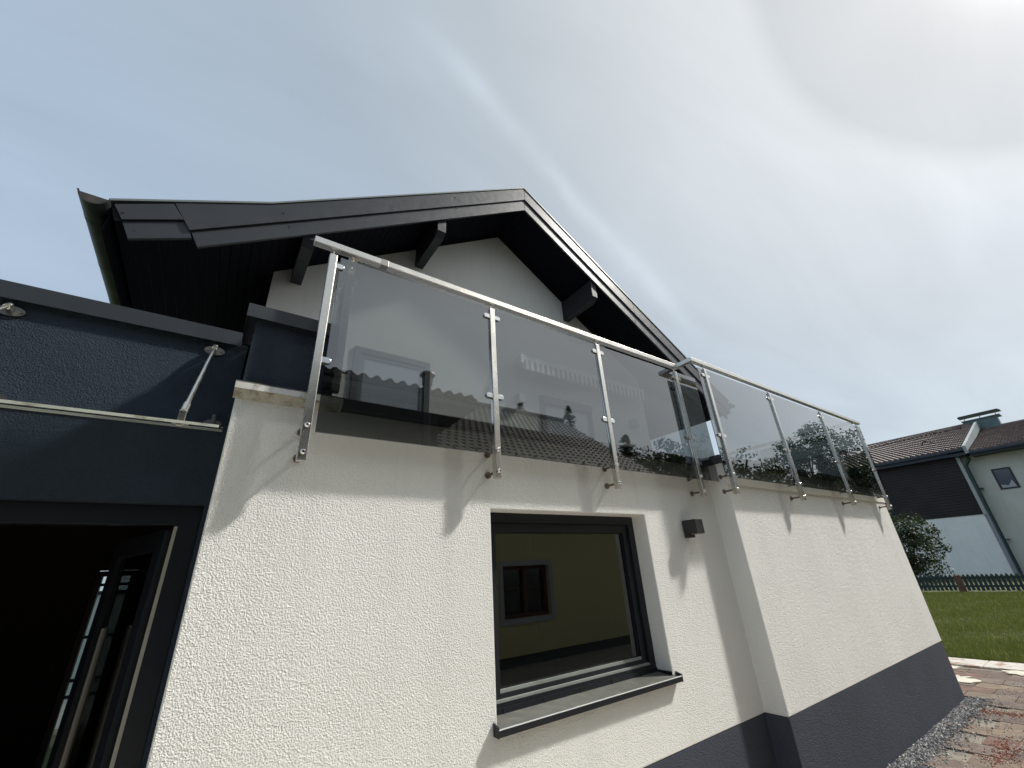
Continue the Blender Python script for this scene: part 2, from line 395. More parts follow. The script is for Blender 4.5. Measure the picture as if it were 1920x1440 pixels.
# pale drip edge strip: front face, flat underside and small end cap
es_ = MB().prism([(-.054,ZT+.022),(-.051,ZT+.056),(-.040,ZT+.056),(-.040,ZT+.026)], XL-.012, .45, 'x').build('edge_strip', strip_m, ext, bevel=.0015)
MB().prism([(-.0535,ZT+.0215),(-.039,ZT+.0255),(-.0008,ZT+.012),(-.0008,ZT-.010)], XL-.011, .45, 'x').build('strip_underside', strip_under, es_)
MB().box(XL-.013, .46, -.042, -.002, ZT+.057, ZT+.066).build('strip_lip', mat('lip_dark', (.10,.095,.085), .6), es_)
MB().box(.452, XS, -.052, -.0008, ZT+.008, ZT+.056).build('edge_strip', anthracite, ext, bevel=.002, label='dark sheet metal edge strip behind the glass panes')
MB().box(XS-.04, XS-.001, YS-.05, -.054, ZT+.004, ZT+.052).build('edge_strip', anthracite, ext, bevel=.002, label='dark sheet metal edge strip behind the glass panes')
MB().box(XS+.0, XR+.05, YS-.05, YS-.001, ZT+.004, ZT+.052).build('edge_strip', anthracite, ext, bevel=.002, label='dark sheet metal edge strip behind the glass panes')
# dark parapet at the left end
MB().box(XL+.012, .40, .012, .398, 2.603, 2.965).build('parapet', navy_plaster, ext, bevel=.006)
MB().box(XL+.012, .40, -.001, .0115, ZT+.068, 2.965).build('parapet_face', navy_plaster, ext, bevel=.002)
cop = MB(); cop.box(XL-.032, .409, -.030, .345, 2.967, 3.010); cop.box(XL-.035, .412, -.035, -.0302, 2.938, 3.013); cop.box(XL-.035, XL-.0322, -.0300, .345, 2.938, 3.013)
cop.build('coping', coping_m, ext)

# main window of the extension
win = MB(); FY = .128
sheet(win, (WX0+.001, WX1-.001, WZ0+.03, WZ1-.001), (WX0+.06, WX1-.06, WZ0+.064, WZ1-.06), lambda u, v: (u, FY, v))
for y0, y1, o_, h_ in ((FY, FY+.10, (WX0+.001, WX1-.001, WZ0+.03, WZ1-.001), (WX0+.06, WX1-.06, WZ0+.064, WZ1-.06)),):
    a, b, c_, d_ = h_
    for p, q in (((a,c_),(b,c_)),((b,c_),(b,d_)),((b,d_),(a,d_)),((a,d_),(a,c_))):
        win.add([(p[0],y0,p[1]),(q[0],y0,q[1]),(q[0],y1,q[1]),(p[0],y1,p[1])], [(0,1,2,3)])
wf = win.build('window', window_m, ext)
def rframe(x0, x1, z0, z1, t, y0, y1, name, m_, parent, tb=None, bevel=.0025):
    tb = tb or t
    mb = MB(); mb.box(x0, x0+t, y0, y1, z0, z1); mb.box(x1-t, x1, y0, y1, z0, z1)
    mb.box(x0+t, x1-t, y0, y1, z0, z0+tb); mb.box(x0+t, x1-t, y0, y1, z1-t, z1)
    return mb.build(name, m_, parent, bevel=bevel)
rframe(WX0+.062, WX1-.062, WZ0+.066, WZ1-.062, .055, FY+.018, FY+.075, 'sash', window_m, wf, tb=.036)
rframe(WX0+.117, WX1-.117, WZ0+.102, WZ1-.117, .010, FY+.030, FY+.060, 'glazing_bead', window_m, wf)
MB().box(WX0+.063, WX1-.063, FY+.0005, FY+.017, WZ0+.0645, WZ0+.077).build('frame_ledge', window_lt, wf)
MB().box(WX0+.118, WX1-.118, FY+.019, FY+.030, WZ0+.1025, WZ0+.119).build('sash_ledge', window_lt, wf)
MB().box(WX0+.12, WX1-.12, FY+.040, FY+.046, WZ0+.105, WZ1-.12).build('pane', window_gl, wf)
# sill: sloping top sheet, drip front, upturned ends
sill = MB(); y0, y1 = -.044, FY-.002; za, zb = WZ0+.002, WZ0+.017
sill.add([(WX0-.022,y0,za),(WX1+.035,y0,za),(WX1+.035,y1,zb),(WX0-.022,y1,zb),(WX0-.022,y0,za-.003),(WX1+.035,y0,za-.003),(WX1+.035,y1,zb-.003),(WX0-.022,y1,zb-.003)],
         [(0,1,2,3),(7,6,5,4),(0,4,5,1),(1,5,6,2),(2,6,7,3),(3,7,4,0)])
si = sill.build('window_sill', sill_m, ext)
MB().box(WX0-.022, WX1+.035, y0-.004, y0, za-.027, za+.001).build('drip_edge', window_m, si, bevel=.001)
MB().box(WX0-.022, WX1+.035, y0-.006, y0+.002, za+.0015, za+.006).build('front_bead', mat('bright_bead', (.62,.64,.64), .3), si, bevel=.001)
for xx in (WX0-.026, WX1+.031):
    MB().prism([(y0-.005,za-.029),(y0-.005,za+.014),(-.0012,za+.026),(-.0012,za-.029)], xx, xx+.008, 'x').build('end_cap', window_m, si, bevel=.001)
MB().box(WX1+.0005-.003, WX1+.006-.002-.003, .002, FY-.003, WZ0+.001, WZ0+.030).build('end_cap', window_m, si)
MB().box(WX0+.002, WX1-.002, FY-.007, FY-.001, zb-.008, zb+.026).build('sill_upstand', window_m, si)
for i in range(5):
    xx = WX0+.12+i*.28
    MB().box(xx-.004, xx+.004, FY-.0105, FY-.0075, zb+.000, zb+.024).build('upstand_clip', rubber, si)
# room behind
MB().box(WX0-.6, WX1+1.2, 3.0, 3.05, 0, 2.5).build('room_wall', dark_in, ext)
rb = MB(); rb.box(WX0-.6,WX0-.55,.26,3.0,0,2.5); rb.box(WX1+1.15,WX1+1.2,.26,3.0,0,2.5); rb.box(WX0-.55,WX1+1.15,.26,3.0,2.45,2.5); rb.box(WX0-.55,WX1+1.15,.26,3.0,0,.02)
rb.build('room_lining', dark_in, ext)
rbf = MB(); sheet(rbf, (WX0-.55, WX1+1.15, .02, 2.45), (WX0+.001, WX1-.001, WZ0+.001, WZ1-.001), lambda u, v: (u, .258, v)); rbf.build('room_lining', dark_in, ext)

# wall lamp
lamp = thing('wall_lamp', 'black cube wall lamp on the white wall right of the window', 'wall lamp')
lm = mat('lamp_black', (.016, .016, .018), .5, spec=.5, var=.1)
MB().box(3.248, 3.352, -.135, -.015, 1.898, 2.008).build('lamp_housing', lm, lamp, bevel=.002)
MB().box(3.265, 3.335, -.0145, -.0005, 1.900, 2.000).build('back_plate', lm, lamp)
MB().box(3.262, 3.322, -.060, -.0012, 1.872, 1.897).build('mounting_block', lm, lamp, bevel=.002)
MB().box(3.262, 3.338, -.125, -.070, 1.894, 1.8975).build('lens', mat('frosted', (.35,.34,.31), .5), lamp)

# ------------------------------------------------------------------ railing
rail = thing('glass_railing', 'long stainless steel railing with smoked glass panes in front of the terrace edge', 'railing')
HR0, HR1 = 3.458, 3.500
def bar(mb, p0, p1, w_, h_):
    """square bar along an axis"""
    x0, x1 = sorted((p0[0], p1[0])); y0, y1 = sorted((p0[1], p1[1])); z = p0[2]
    if abs(x1-x0) > abs(y1-y0): mb.box(x0, x1, y0-w_/2, y0+w_/2, z-h_/2, z+h_/2)
    else: mb.box(x0-w_/2, x0+w_/2, y0, y1, z-h_/2, z+h_/2)
    return mb
YP, YQ = -.112, -.288     # post centre lines: left and right runs
ZC = (HR0+HR1)/2
bar(MB(), (.175, YP, ZC), (3.562, YP, ZC), .044, .042).build('handrail', steel, rail, bevel=.003)
bar(MB(), (3.54, YP-.0225, ZC), (3.54, YQ+.0225, ZC), .044, .042).build('handrail', steel, rail, bevel=.003)
bar(MB(), (3.518, YQ, ZC), (7.86, YQ, ZC), .044, .042).build('handrail', steel, rail, bevel=.003)
MB().box(.555, .600, YP-.0235, YP+.0235, ZC-.023, ZC+.023).build('joint_sleeve', mat('sleeve', (.36,.34,.30), .4, metal=1), rail, bevel=.002)
P = .040
def make_post(x, yc, wall_y):
    z0, z1 = 2.205, 3.415
    mb = MB().box(x-P/2, x+P/2, yc-P/2, yc+P/2, z0, z1)
    po = mb.build('post', steel, rail, bevel=.0025)
    MB().tube((x, yc, z1+.0005), (x, yc, HR0-.006), .006).build('pin', steel, po)
    MB().box(x-.018, x+.018, yc-.018, yc+.018, HR0-.0055, HR0-.0005).build('pin_plate', steel, po)
    for zz in (2.245, 2.375):
        b_ = MB().tube((x, yc+P/2+.0005, zz), (x, wall_y-.0105, zz), .0085, n=12)
        b_.tube((x, wall_y-.010, zz), (x, wall_y-.0006, zz), .021, n=16)
        b_.build('bolt', steel_dark, po, smooth=True)
        h_ = MB().tube((x, yc-P/2-.0005, zz), (x, yc-P/2-.007, zz), .0125, .0125, n=16)
        h_.tube((x, yc-P/2-.0071, zz), (x, yc-P/2-.014, zz), .0125, .006, n=16)
        h_.build('bolt_head', steel_pol, po, smooth=True)
    return po
def clamp(po, x, yc, z, side):
    """D-shaped clamp on one side of a post: two cheeks holding the glass"""
    pts = []
    L = .034; r_ = .0165
    xs = x + side*(P/2+.0005)
    for a in range(9):
        t = -math.pi/2 + math.pi*a/8; pts.append((xs+side*(L-r_+r_*math.cos(t)+.012), z+r_*math.sin(t)))
    pts = [(xs, z-r_)] + pts + [(xs, z+r_)]
    mb = MB(); mb.prism(pts, yc-.0155, yc-.0050); mb.prism(pts, yc+.0052, yc+.0150)
    mb.build('clamp', steel_pol, po, bevel=.0015)
left_posts = [.285, 1.360, 2.415, 3.500]; right_posts = [3.725, 5.020, 6.395, 7.690]
CZ = (2.735, 3.345)
for i, x in enumerate(left_posts):
    po = make_post(x, YP, 0)
    for z in CZ:
        if i > 0: clamp(po, x, YP, z, -1)
        clamp(po, x, YP, z, 1)
for i, x in enumerate(right_posts):
    po = make_post(x, YQ, YS)
    for z in CZ:
        clamp(po, x, YQ, z, -1); clamp(po, x, YQ, z, 1)
def pane(x0, x1, yc, z0=2.352, z1=3.418):
    return MB().box(x0, x1, yc-.004, yc+.004, z0, z1).build('glass_pane', smoked, rail)
pane(.327, 1.330, YP); pane(1.392, 2.387, YP); pane(2.445, 3.470, YP); pane(3.530, 3.845, YP)
pane(3.622, 3.696, YQ); pane(3.756, 4.990, YQ); pane(5.050, 6.365, YQ); pane(6.425, 7.660, YQ); pane(7.720, 7.832, YQ)

def side_rail(x, ya, yb, ys, label, post_z0):
    t = thing('side_railing', label, 'railing', 'side railings of the terrace')
    bar(MB(), (x, ya, ZC), (x, yb, ZC), .044, .042).build('handrail', steel, t, bevel=.003)
    for y in ys:
        po = MB().box(x-P/2, x+P/2, y-P/2, y+P/2, post_z0, 3.415).build('post', steel, t, bevel=.0025)
        MB().tube((x, y, 3.4155), (x, y, HR0-.0005), .006).build('pin', steel, po)
        for z in CZ:
            MB().tube((x+.0205, y, z), (x+.05, y, z), .012, n=12).build('clamp', steel_pol, po)
    for a, b in zip(ys[:-1], ys[1:]):
        MB().box(x-.004, x+.004, a+.045, b-.045, 2.70 if x > 1 else 2.625, 3.41).build('glass_pane', smoked, t)
    return t
side_rail(.405, -.088, .34, [-.035, .31], 'short railing return with smoked pane behind the left end of the front railing', 2.605)
side_rail(7.69, -.262, 1.72, [.05, 1.2], 'side railing running back from the right end of the terrace front', 2.605)

# ------------------------------------------------------------------ main gabled house
house = thing('gabled_house', 'white gabled house with black roof edge rising behind the terrace', 'house')
GX0, GX1, GY = .05, 8.62, 4.0
gw = [(GX0, 0), (GX1, 0), (GX1, 6.12), (4.32, 8.98), (GX0, 6.14)]
gwm = MB()
gwm.prism(gw, GY, 14)
gwm.build('wall', gable_plaster, house)
YB = 2.92
# roof outline in x,z (measured in the barge plane), from left eave over ridge to right eave
roof_top = [(-1.60, 5.62), (-.15, 6.42), (4.32, 9.50), (10.29, 5.81), (10.80, 5.55)]
def off_poly(pts, dz): return [(x, z-dz) for x, z in pts]
th = .20
rf = MB()
und = [(-1.52, 5.44), (-.60, 5.72), (4.30, 9.06), (10.2, 5.43), (10.72, 5.22)]
poly = roof_top + und[::-1]
# roof slab body starts just behind the barge boards
for i in range(4):
    q = [roof_top[i], roof_top[i+1], und[i+1], und[i]]
    rf.prism(q, YB+.045, 14.6)
rf.build('roof', mat('roof_sheet', (.014,.015,.018), .6), house)
# barge boards: sheet-metal clad, two stepped boards on each side
def barge(pts, y0, y1, label=None):
    o = MB().prism(pts, y0, y1).build('barge_board', anthracite, house, bevel=.0012)
    if label: o['label'] = label
    return o
rid = (4.32, 9.50); g1 = .0015
def lerp(a, b, t): return (a[0]+(b[0]-a[0])*t, a[1]+(b[1]-a[1])*t)
# mid line (bottom of upper board) and bottom line of lower board, left side
mL0, mL1 = (-.88, 5.57), (4.32, 9.155); bL0, bL1 = (-.77, 5.39), (4.32, 8.87)
jt = [.0, .178, .66, 1.0]
def xz(line, x): a, b = line; t = (x-a[0])/(b[0]-a[0]); return (x, a[1]+(b[1]-a[1])*t)
topL = [(-1.60, 5.62), (-.15, 6.42), (4.32, 9.50)]
def topz(x): return xz((topL[0], topL[1]), x)[1] if x < -.15 else xz((topL[1], topL[2]), x)[1]
cutsU = [(-1.09, -.88), (-.02, .05), (2.55, 2.58), (4.318, 4.318)]   # x at top, x at mid line
cutsL = [(-.88, -.77), (.05, .13), (2.58, 2.64), (4.318, 4.318)]
for k in range(3):
    (ta, ma), (tb_, mb_) = cutsU[k], cutsU[k+1]
    pts = [(ta+g1, topz(ta+g1)-.012)]
    if ta < -.15 < tb_: pts.append((-.15, 6.42-.012))
    pts += [(tb_-g1, topz(tb_-g1)-.012), (mb_-g1, xz((mL0, mL1), mb_)[1]), (ma+g1, xz((mL0, mL1), ma)[1])]
    barge(pts[::-1], YB-.030, YB+.040)
    (ta, ma), (tb_, mb_) = cutsL[k], cutsL[k+1]
    pts = [(ta+g1, xz((mL0, mL1), ta)[1]+.03), (tb_-g1, xz((mL0, mL1), tb_)[1]+.03), (mb_-g1, xz((bL0, bL1), mb_)[1]), (ma+g1, xz((bL0, bL1), ma)[1])]
    barge(pts[::-1], YB+.0, YB+.0395)
# flared tab pieces at the left eave
barge([(-1.55,5.60),(-1.45,5.43),(-.962,5.69),(-1.092,5.87)], YB-.030, YB+.040)
barge([(-1.46,5.455),(-1.35,5.23),(-.845,5.49),(-.945,5.715)], YB+.0, YB+.0395)
# right side
mR0, mR1 = (4.326, 9.155), (10.40, 5.40); bR0, bR1 = (4.326, 8.87), (10.2, 5.235)
tR0, tR1 = (4.326, 9.485), (10.80, 5.485)
for xa, xb in ((4.326, 7.45), (7.458, 10.0), (10.008, 10.72)):
    barge([xz((mR0,mR1),xa), xz((mR0,mR1),xb), xz((tR0,tR1),xb), xz((tR0,tR1),xa)], YB-.030, YB+.040)
    xb2 = min(xb, 10.55)
    barge([xz((bR0,bR1),xa), xz((bR0,bR1),xb2), (xb2, xz((mR0,mR1),xb2)[1]+.03), (xa, xz((mR0,mR1),xa)[1]+.03)], YB+.0, YB+.0395)
# thin verge trim on top
vt = mat('verge_trim', (.22,.235,.225), .35, metal=.6)
for a, b in zip(roof_top[:-1], roof_top[1:]):
    MB().prism([(a[0],a[1]-.008),(b[0],b[1]-.008),(b[0],b[1]+.022),(a[0],a[1]+.022)], YB-.045, YB+.30).build('verge_trim', vt, house)
# rivets
rv = []
for x, z in ((-1.46,5.52),(-1.32,5.33),(-.99,5.68),(-.80,5.46),(-.0,6.33),(.10,6.16),(2.62,8.2),(2.66,7.98)):
    yv = YB-.031 if z > xz((mL0,mL1), x)[1]-.0 or x < -1.0 and z > 5.5 else YB-.001
    MB().tube((x, yv, z), (x, yv-.006, z), .012, n=8).build('rivet', rubber, house)
# soffit boards, every plank its own piece
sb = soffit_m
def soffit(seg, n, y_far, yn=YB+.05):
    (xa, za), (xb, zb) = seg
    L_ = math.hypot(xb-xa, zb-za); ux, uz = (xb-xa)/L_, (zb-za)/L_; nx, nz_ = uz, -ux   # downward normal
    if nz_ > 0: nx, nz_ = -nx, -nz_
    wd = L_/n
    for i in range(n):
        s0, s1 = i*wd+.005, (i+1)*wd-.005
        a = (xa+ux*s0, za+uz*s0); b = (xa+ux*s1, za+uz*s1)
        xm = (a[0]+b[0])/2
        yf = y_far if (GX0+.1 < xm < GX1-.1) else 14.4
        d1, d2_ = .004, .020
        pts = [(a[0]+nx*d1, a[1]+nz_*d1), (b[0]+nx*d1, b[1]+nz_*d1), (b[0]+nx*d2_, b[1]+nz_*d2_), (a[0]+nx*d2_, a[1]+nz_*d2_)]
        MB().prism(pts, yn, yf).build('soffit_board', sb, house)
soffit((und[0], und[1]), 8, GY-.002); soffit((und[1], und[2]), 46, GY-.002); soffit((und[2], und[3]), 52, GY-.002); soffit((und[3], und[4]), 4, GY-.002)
# purlins
def purlin(x0, x1, zb, zt, name='purlin'):
    mb = MB(); yb = GY+.0
    ya = YB+.055
    vs = []
    for x in (x0, x1):
        vs += [(x, yb, zb), (x, yb, zt), (x, ya, zt), (x, ya, zb+.09), (x, ya+.10, zb)]
    mb.add(vs, [(0,1,2,3,4),(9,8,7,6,5),(0,5,6,1),(1,6,7,2),(2,7,8,3),(3,8,9,4),(4,9,5,0)])
    mb.build(name, mat('purlin_wood', (.018,.020,.025), .55, var=.2, vscale=5, bump=[('noise', 12, .004)]), house, bevel=.004)
purlin(.29, .45, 6.03, 6.60); purlin(2.31, 2.47, 7.22, 7.9); purlin(6.14, 6.30, 7.22, 7.75)
# gutter along the left eave, open half round with end cap and brackets
def gutter(xc, zc, r, ya, yb, mirror=1):
    mb = MB(); n = 14; ring = []
    for i in range(n+1):
        t = math.pi + math.pi*i/n; ring.append((xc+r*math.cos(t), zc+r*math.sin(t)))
    for i in range(n):
        (a, b), (c_, d_) = ring[i], ring[i+1]
        mb.add([(a,ya,b),(c_,ya,d_),(c_,yb,d_),(a,yb,b)], [(0,1,2,3)])
        (a2, b2), (c2, d2__) = [(xc+(p-xc)*.95, zc+(q-zc)*.95) for p, q in (ring[i], ring[i+1])]
        mb.add([(a2,ya,b2),(c2,ya,d2__),(c2,yb,d2__),(a2,yb,b2)], [(3,2,1,0)])
        mb.add([(a,ya,b),(c_,ya,d_),(c2,ya,d2__),(a2,ya,b2)], [(3,2,1,0)])
    gt = mb.build('gutter', gutter_m, house, smooth=False)
    MB().tube((ring[0][0], ya, zc), (ring[0][0], yb, zc), .009, n=8).build('gutter_bead', gutter_m, gt)
    capm = MB(); capm.add([(xc+.97*(p-xc), ya+.025, zc+.97*(q-zc)) for p, q in ring], [tuple(range(n+1))]); capm.build('gutter_end', mat('rusty_inner', (.045,.04,.036), .7, var=.4, vscale=12), gt)
    y = ya+.35
    while y < yb:
        bm_ = MB()
        for i in range(n):
            (a, b), (c_, d_) = [(xc+(p-xc)*1.03, zc+(q-zc)*1.03) for p, q in (ring[i], ring[i+1])]
            bm_.add([(a,y,b),(c_,y,d_),(c_,y+.03,d_),(a,y+.03,b)], [(0,1,2,3)])
        bm_.build('gutter_bracket', gutter_m, gt); y += .9
gutter(-1.695, 5.575, .125, YB-.12, 14.4)
gutter(10.93, 5.50, .11, YB-.05, 14.4)
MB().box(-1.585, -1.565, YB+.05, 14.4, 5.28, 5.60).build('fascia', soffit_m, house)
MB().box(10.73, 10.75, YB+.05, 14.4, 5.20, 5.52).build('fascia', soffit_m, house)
# windows in the gable
def gwin(x0, x1, z0, z1, t, name='window', pane_m=far_gl, lab=None):
    y = GY-.012
    f = rframe(x0, x1, z0, z1, t, y-.03, GY+.01, name, mat('gable_frame', (.10,.105,.115), .5), house, bevel=.003)
    rframe(x0+t+.002, x1-t-.002, z0+t+.002, z1-t-.002, t*.7, y-.012, GY+.008, 'sash', mat('gable_sash', (.16,.165,.175), .5), f)
    MB().box(x0+t*1.7, x1-t*1.7, y+.002, GY+.006, z0+t*1.7, z1-t*1.7).build('pane', pane_m, f)
    if lab: f['label'] = lab
    return f
blind = mat('pale_blind_glass', (.42,.45,.50), .12, spec=.9)
gwin(1.37, 2.68, 3.0, 5.17, .10, pane_m=blind)
gwin(5.16, 6.62, 2.72, 5.04, .08, 'terrace_door', pane_m=blind)
MB().box(5.2, 6.6, GY-.09, GY-.043, 4.86, 5.03).build('shutter_box', mat('shutter_box', (.16,.165,.175), .5), house, bevel=.004)
# awning on the gable wall
aw = thing('awning', 'rolled in awning with grey and white striped valance on the gable wall', 'awning')
aw_w = mat('awning_white', (.80,.79,.76), .6); aw_g = mat('awning_grey', (.24,.25,.26), .8)
MB().box(4.50, 8.36, 3.70, 3.93, 5.60, 5.73).build('cassette', aw_w, aw, bevel=.02)
for x in (4.60, 5.9, 7.2, 8.2): MB().box(x, x+.06, 3.931, 3.998, 5.58, 5.74).build('wall_bracket', aw_w, aw)
MB().box(4.50, 4.56, 3.66, 3.70, 5.52, 5.72).build('arm_end', aw_w, aw)
ns = 54; xa = 4.56; wst = (8.30-4.56)/ns
for i in range(ns):
    x0 = xa+i*wst; mb = MB(); sag = .008*math.sin(i*1.3)
    vs = []
    for j in range(4):
        x = x0+wst*j/3; y = 3.69 + .006*math.sin(x*25)
        vs += [(x, y, 5.615), (x, y+.004, 5.40+.016*abs(math.sin((x-x0)/wst*math.pi))+sag*.3)]
    mb.add(vs, [(0,1,3,2),(2,3,5,4),(4,5,7,6)])
    mb.build('valance_stripe', aw_w if i % 2 else aw_g, aw)
for x in (4.52, 7.92):
    gl = thing('gable_lamp', 'small pale cube lamp on the gable wall under the left end of the awning' if x < 5 else 'small lamp on the gable wall right of the terrace door', 'wall lamp')
    MB().box(x, x+.15, 3.83, 3.998, 4.74, 4.92).build('lamp_housing', mat('pale_lamp', (.35,.35,.34), .5), gl, bevel=.004)
    MB().box(x+.02, x+.13, 3.85, 3.97, 4.730, 4.7395).build('lens', MATS['frosted'], gl)

# ------------------------------------------------------------------ entry annex on the left
ann = thing('entry_annex', 'low dark navy plastered entrance block with flat coping at the far left', 'building')
AY, OX0, OX1, OZ = .40, -1.7, -.042, 2.075
am = MB()
vs = [(-7,AY,OZ),(OX0,AY,OZ),(OX1,AY,OZ),(-.021,AY,OZ),(-.021,AY,2.985),(OX1,AY,2.985),(OX0,AY,2.985),(-7,AY,2.985),
      (-7,AY,0),(OX0,AY,0),(OX1,AY,0),(-.021,AY,0)]
am.add(vs, [(0,1,6,7),(1,2,5,6),(2,3,4,5),(8,9,1,0),(10,11,3,2)])
am.add([(OX0,AY,OZ),(OX1,AY,OZ),(OX1,AY+.3,OZ),(OX0,AY+.3,OZ)], [(0,1,2,3)])
am.add([(OX1,AY,0),(OX1,AY,OZ),(OX1,AY+.3,OZ),(OX1,AY+.3,0)], [(0,1,2,3)])
am.add([(OX0,AY,0),(OX0,AY,OZ),(OX0,AY+.3,OZ),(OX0,AY+.3,0)], [(3,2,1,0)])
plaster_wall(am, 'wall', navy_plaster, ann, .004)
cpa = MB(); cpa.box(-7, -.058, AY-.030, AY+.30, 2.988, 3.040); cpa.box(-7, -.058, AY-.035, AY-.0302, 2.958, 3.045); cpa.build('coping', coping_m, ann)
# back / roof / interior of the entrance
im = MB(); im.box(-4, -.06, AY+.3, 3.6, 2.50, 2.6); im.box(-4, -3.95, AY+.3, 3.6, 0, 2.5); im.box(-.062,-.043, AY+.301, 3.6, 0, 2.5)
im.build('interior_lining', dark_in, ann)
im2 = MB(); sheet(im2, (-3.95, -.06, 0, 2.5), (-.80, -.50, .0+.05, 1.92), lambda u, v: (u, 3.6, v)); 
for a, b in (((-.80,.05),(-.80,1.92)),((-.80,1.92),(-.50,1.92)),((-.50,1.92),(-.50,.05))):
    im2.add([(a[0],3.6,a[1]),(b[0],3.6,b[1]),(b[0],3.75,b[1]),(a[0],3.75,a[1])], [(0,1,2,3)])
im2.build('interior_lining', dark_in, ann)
MB().box(-4, 0.0-.06, AY+.3, 3.6, -.012, .0).build('hall_floor', mat('hall_tiles', (.05,.045,.04), .35), ann)
# rear glazed strip with glazing bars
rd = rframe(-.799, -.501, .06, 1.91, .045, 3.62, 3.68, 'rear_door', mat('rear_frame', (.03,.012,.010), .5), ann)
for z in (.9, 1.02, 1.35, 1.78): MB().box(-.752, -.548, 3.635, 3.665, z, z+.025).build('glazing_bar', window_m, rd)
MB().box(-.753, -.547, 3.648, 3.652, .107, 1.863).build('pane', clear_gl, rd)
# door frame and open leaf
DF = MB(); x0, x1 = OX0+.002, OX1-.001
DF.box(x1-.085, x1, AY+.045, AY+.12, 0, OZ-.002); DF.box(x0, x0+.085, AY+.045, AY+.12, 0, OZ-.002); DF.box(x0+.085, x1-.085, AY+.045, AY+.12, OZ-.09, OZ-.002)
dfr = DF.build('door_frame', window_m, ann, bevel=.002)
MB().box(x1-.100, x1-.0855, AY+.060, AY+.072, 0.02, OZ-.095).build('door_seal', pale_seal, dfr)
leaf = MB(); 
hx, hy = x1-.108, AY+.085; ex, ey = -.395, 1.15
dv = Vector((ex-hx, ey-hy, 0)); Ld = dv.length; dv.normalize(); nv = Vector((-dv.y, dv.x, 0))*.022
def dbox(s0, s1, z0, z1, k=1.0):
    c = Vector((hx, hy, 0)) + dv*((s0+s1)/2) + Vector((0,0,(z0+z1)/2))
    return c, dv*((s1-s0)/2), nv*k, Vector((0,0,(z1-z0)/2))
lf = MB(); ZD = 1.965
lf.obox(*dbox(0, .09, .02, ZD)); lf.obox(*dbox(Ld-.09, Ld, .02, ZD)); lf.obox(*dbox(.09, Ld-.09, .02, .14)); lf.obox(*dbox(.09, Ld-.09, ZD-.09, ZD))
lo = lf.build('door_leaf', window_m, ann, bevel=.002)
MB().obox(*dbox(.091, Ld-.091, .141, ZD-.091, .12)).build('pane', glass_mat('door_glass', .10, (1, 1, 1)), lo)
hb = MB(); c = Vector((hx, hy, 0))+dv*(Ld-.35)+nv*2.2
hb.tube(c+Vector((0,0,.55)), c+Vector((0,0,1.55)), .014, n=10)
hb.build('door_handle', mat('dull_handle', (.16,.15,.13), .45, metal=.7), lo)

# glass canopy over the entrance
can = thing('glass_canopy', 'clear glass canopy held by steel rods above the entrance opening', 'canopy')
cp_ = MB(); xa_, xb_ = -3.0, -.045
ya, za, yb, zb = -.40, 2.232, AY-.006, 2.458
tv = Vector((0, yb-ya, zb-za)).normalized(); nn = Vector((0, -tv.z, tv.y))*.004
cpts = [(ya, za), (yb, zb), (yb+nn.y*2, zb+nn.z*2), (ya+nn.y*2, za+nn.z*2)]
MB().prism(cpts, xa_, xb_, 'x').build('canopy_pane', clear_gl, can)
edge_g = mat('glass_edge', (.46,.50,.43), .35, spec=.6, var=.2, vscale=5, stain=((.25,.24,.19), 9, .52, .65))
MB().prism([(ya-.0035, za-.0005), (ya-.0005, za-.0005), (ya-.0005, za+.0095), (ya-.0035, za+.0095)], xa_, xb_, 'x').build('polished_edge', edge_g, can)
MB().box(xa_, xb_, AY-.0055+.0, AY-.0008, zb-.006, zb+.02).build('wall_channel', mat('channel', (.40,.40,.35), .4, metal=.5), can)
for x in (-.17, -.95, -1.9):
    top = Vector((x, AY-.045, 2.915)); bot = Vector((x, -.27, 2.300+.02)); 
    rd_ = MB().tube(top, bot, .0085, n=12).build('rod', steel, can, smooth=True)
    dv2 = (top-bot).normalized()
    MB().tube(bot+dv2*.0, bot+dv2*.07, .0125, n=12).build('rod_sleeve', steel, rd_, smooth=True)
    MB().tube(top-dv2*.02, top+dv2*.012, .0125, n=12).build('rod_sleeve', steel, rd_, smooth=True)
    # oval wall plate with fork
    pl_ = MB(); n = 20
    vs = [(x+.048*math.cos(2*math.pi*i/n), 0, 2.915-.006+.026*math.sin(2*math.pi*i/n)) for i in range(n)]
    pl_.prism([(v[0], v[2]) for v in vs], AY-.010, AY-.001)
    wp = pl_.build('wall_plate', mat('dull_plate', (.20,.195,.18), .4, metal=1), can)
    MB().box(x-.010, x+.010, AY-.05, AY-.0102, 2.895, 2.925).build('fork', steel, wp, bevel=.002)
    for sx in (-.032, .032): MB().tube((x+sx, AY-.0102, 2.909), (x+sx, AY-.0145, 2.909), .007, n=10).build('screw', steel_dark, wp)
    MB().obox((x, -.27, 2.292), (.011,0,0), tv*.014, Vector((0,-tv.z,tv.y))*.030).build('rod_fork', steel, can, bevel=.002)
    dk = MB(); dk.tube(Vector((x,-.27,2.269))+nn*2.05, Vector((x,-.27,2.269))+nn*2.8, .026, n=20); dk.tube(Vector((x,-.27,2.269))-nn*.05, Vector((x,-.27,2.269))-nn*.8, .026, n=20)
    dk.build('glass_disc', steel, can, smooth=False)
    # second bracket that clips the glass to the wall
    br = MB(); xx = x+.075
    br.prism([(xx+.040*math.cos(2*math.pi*i/n), 2.492+.020*math.sin(2*math.pi*i/n)) for i in range(n)], AY-.009, AY-.0012)
    bo = br.build('clip_plate', MATS['dull_plate'], can)
    MB().box(xx-.008, xx+.008, AY-.045, AY-.0095, 2.472, 2.53).build('clip', MATS['dull_plate'], bo, bevel=.002)

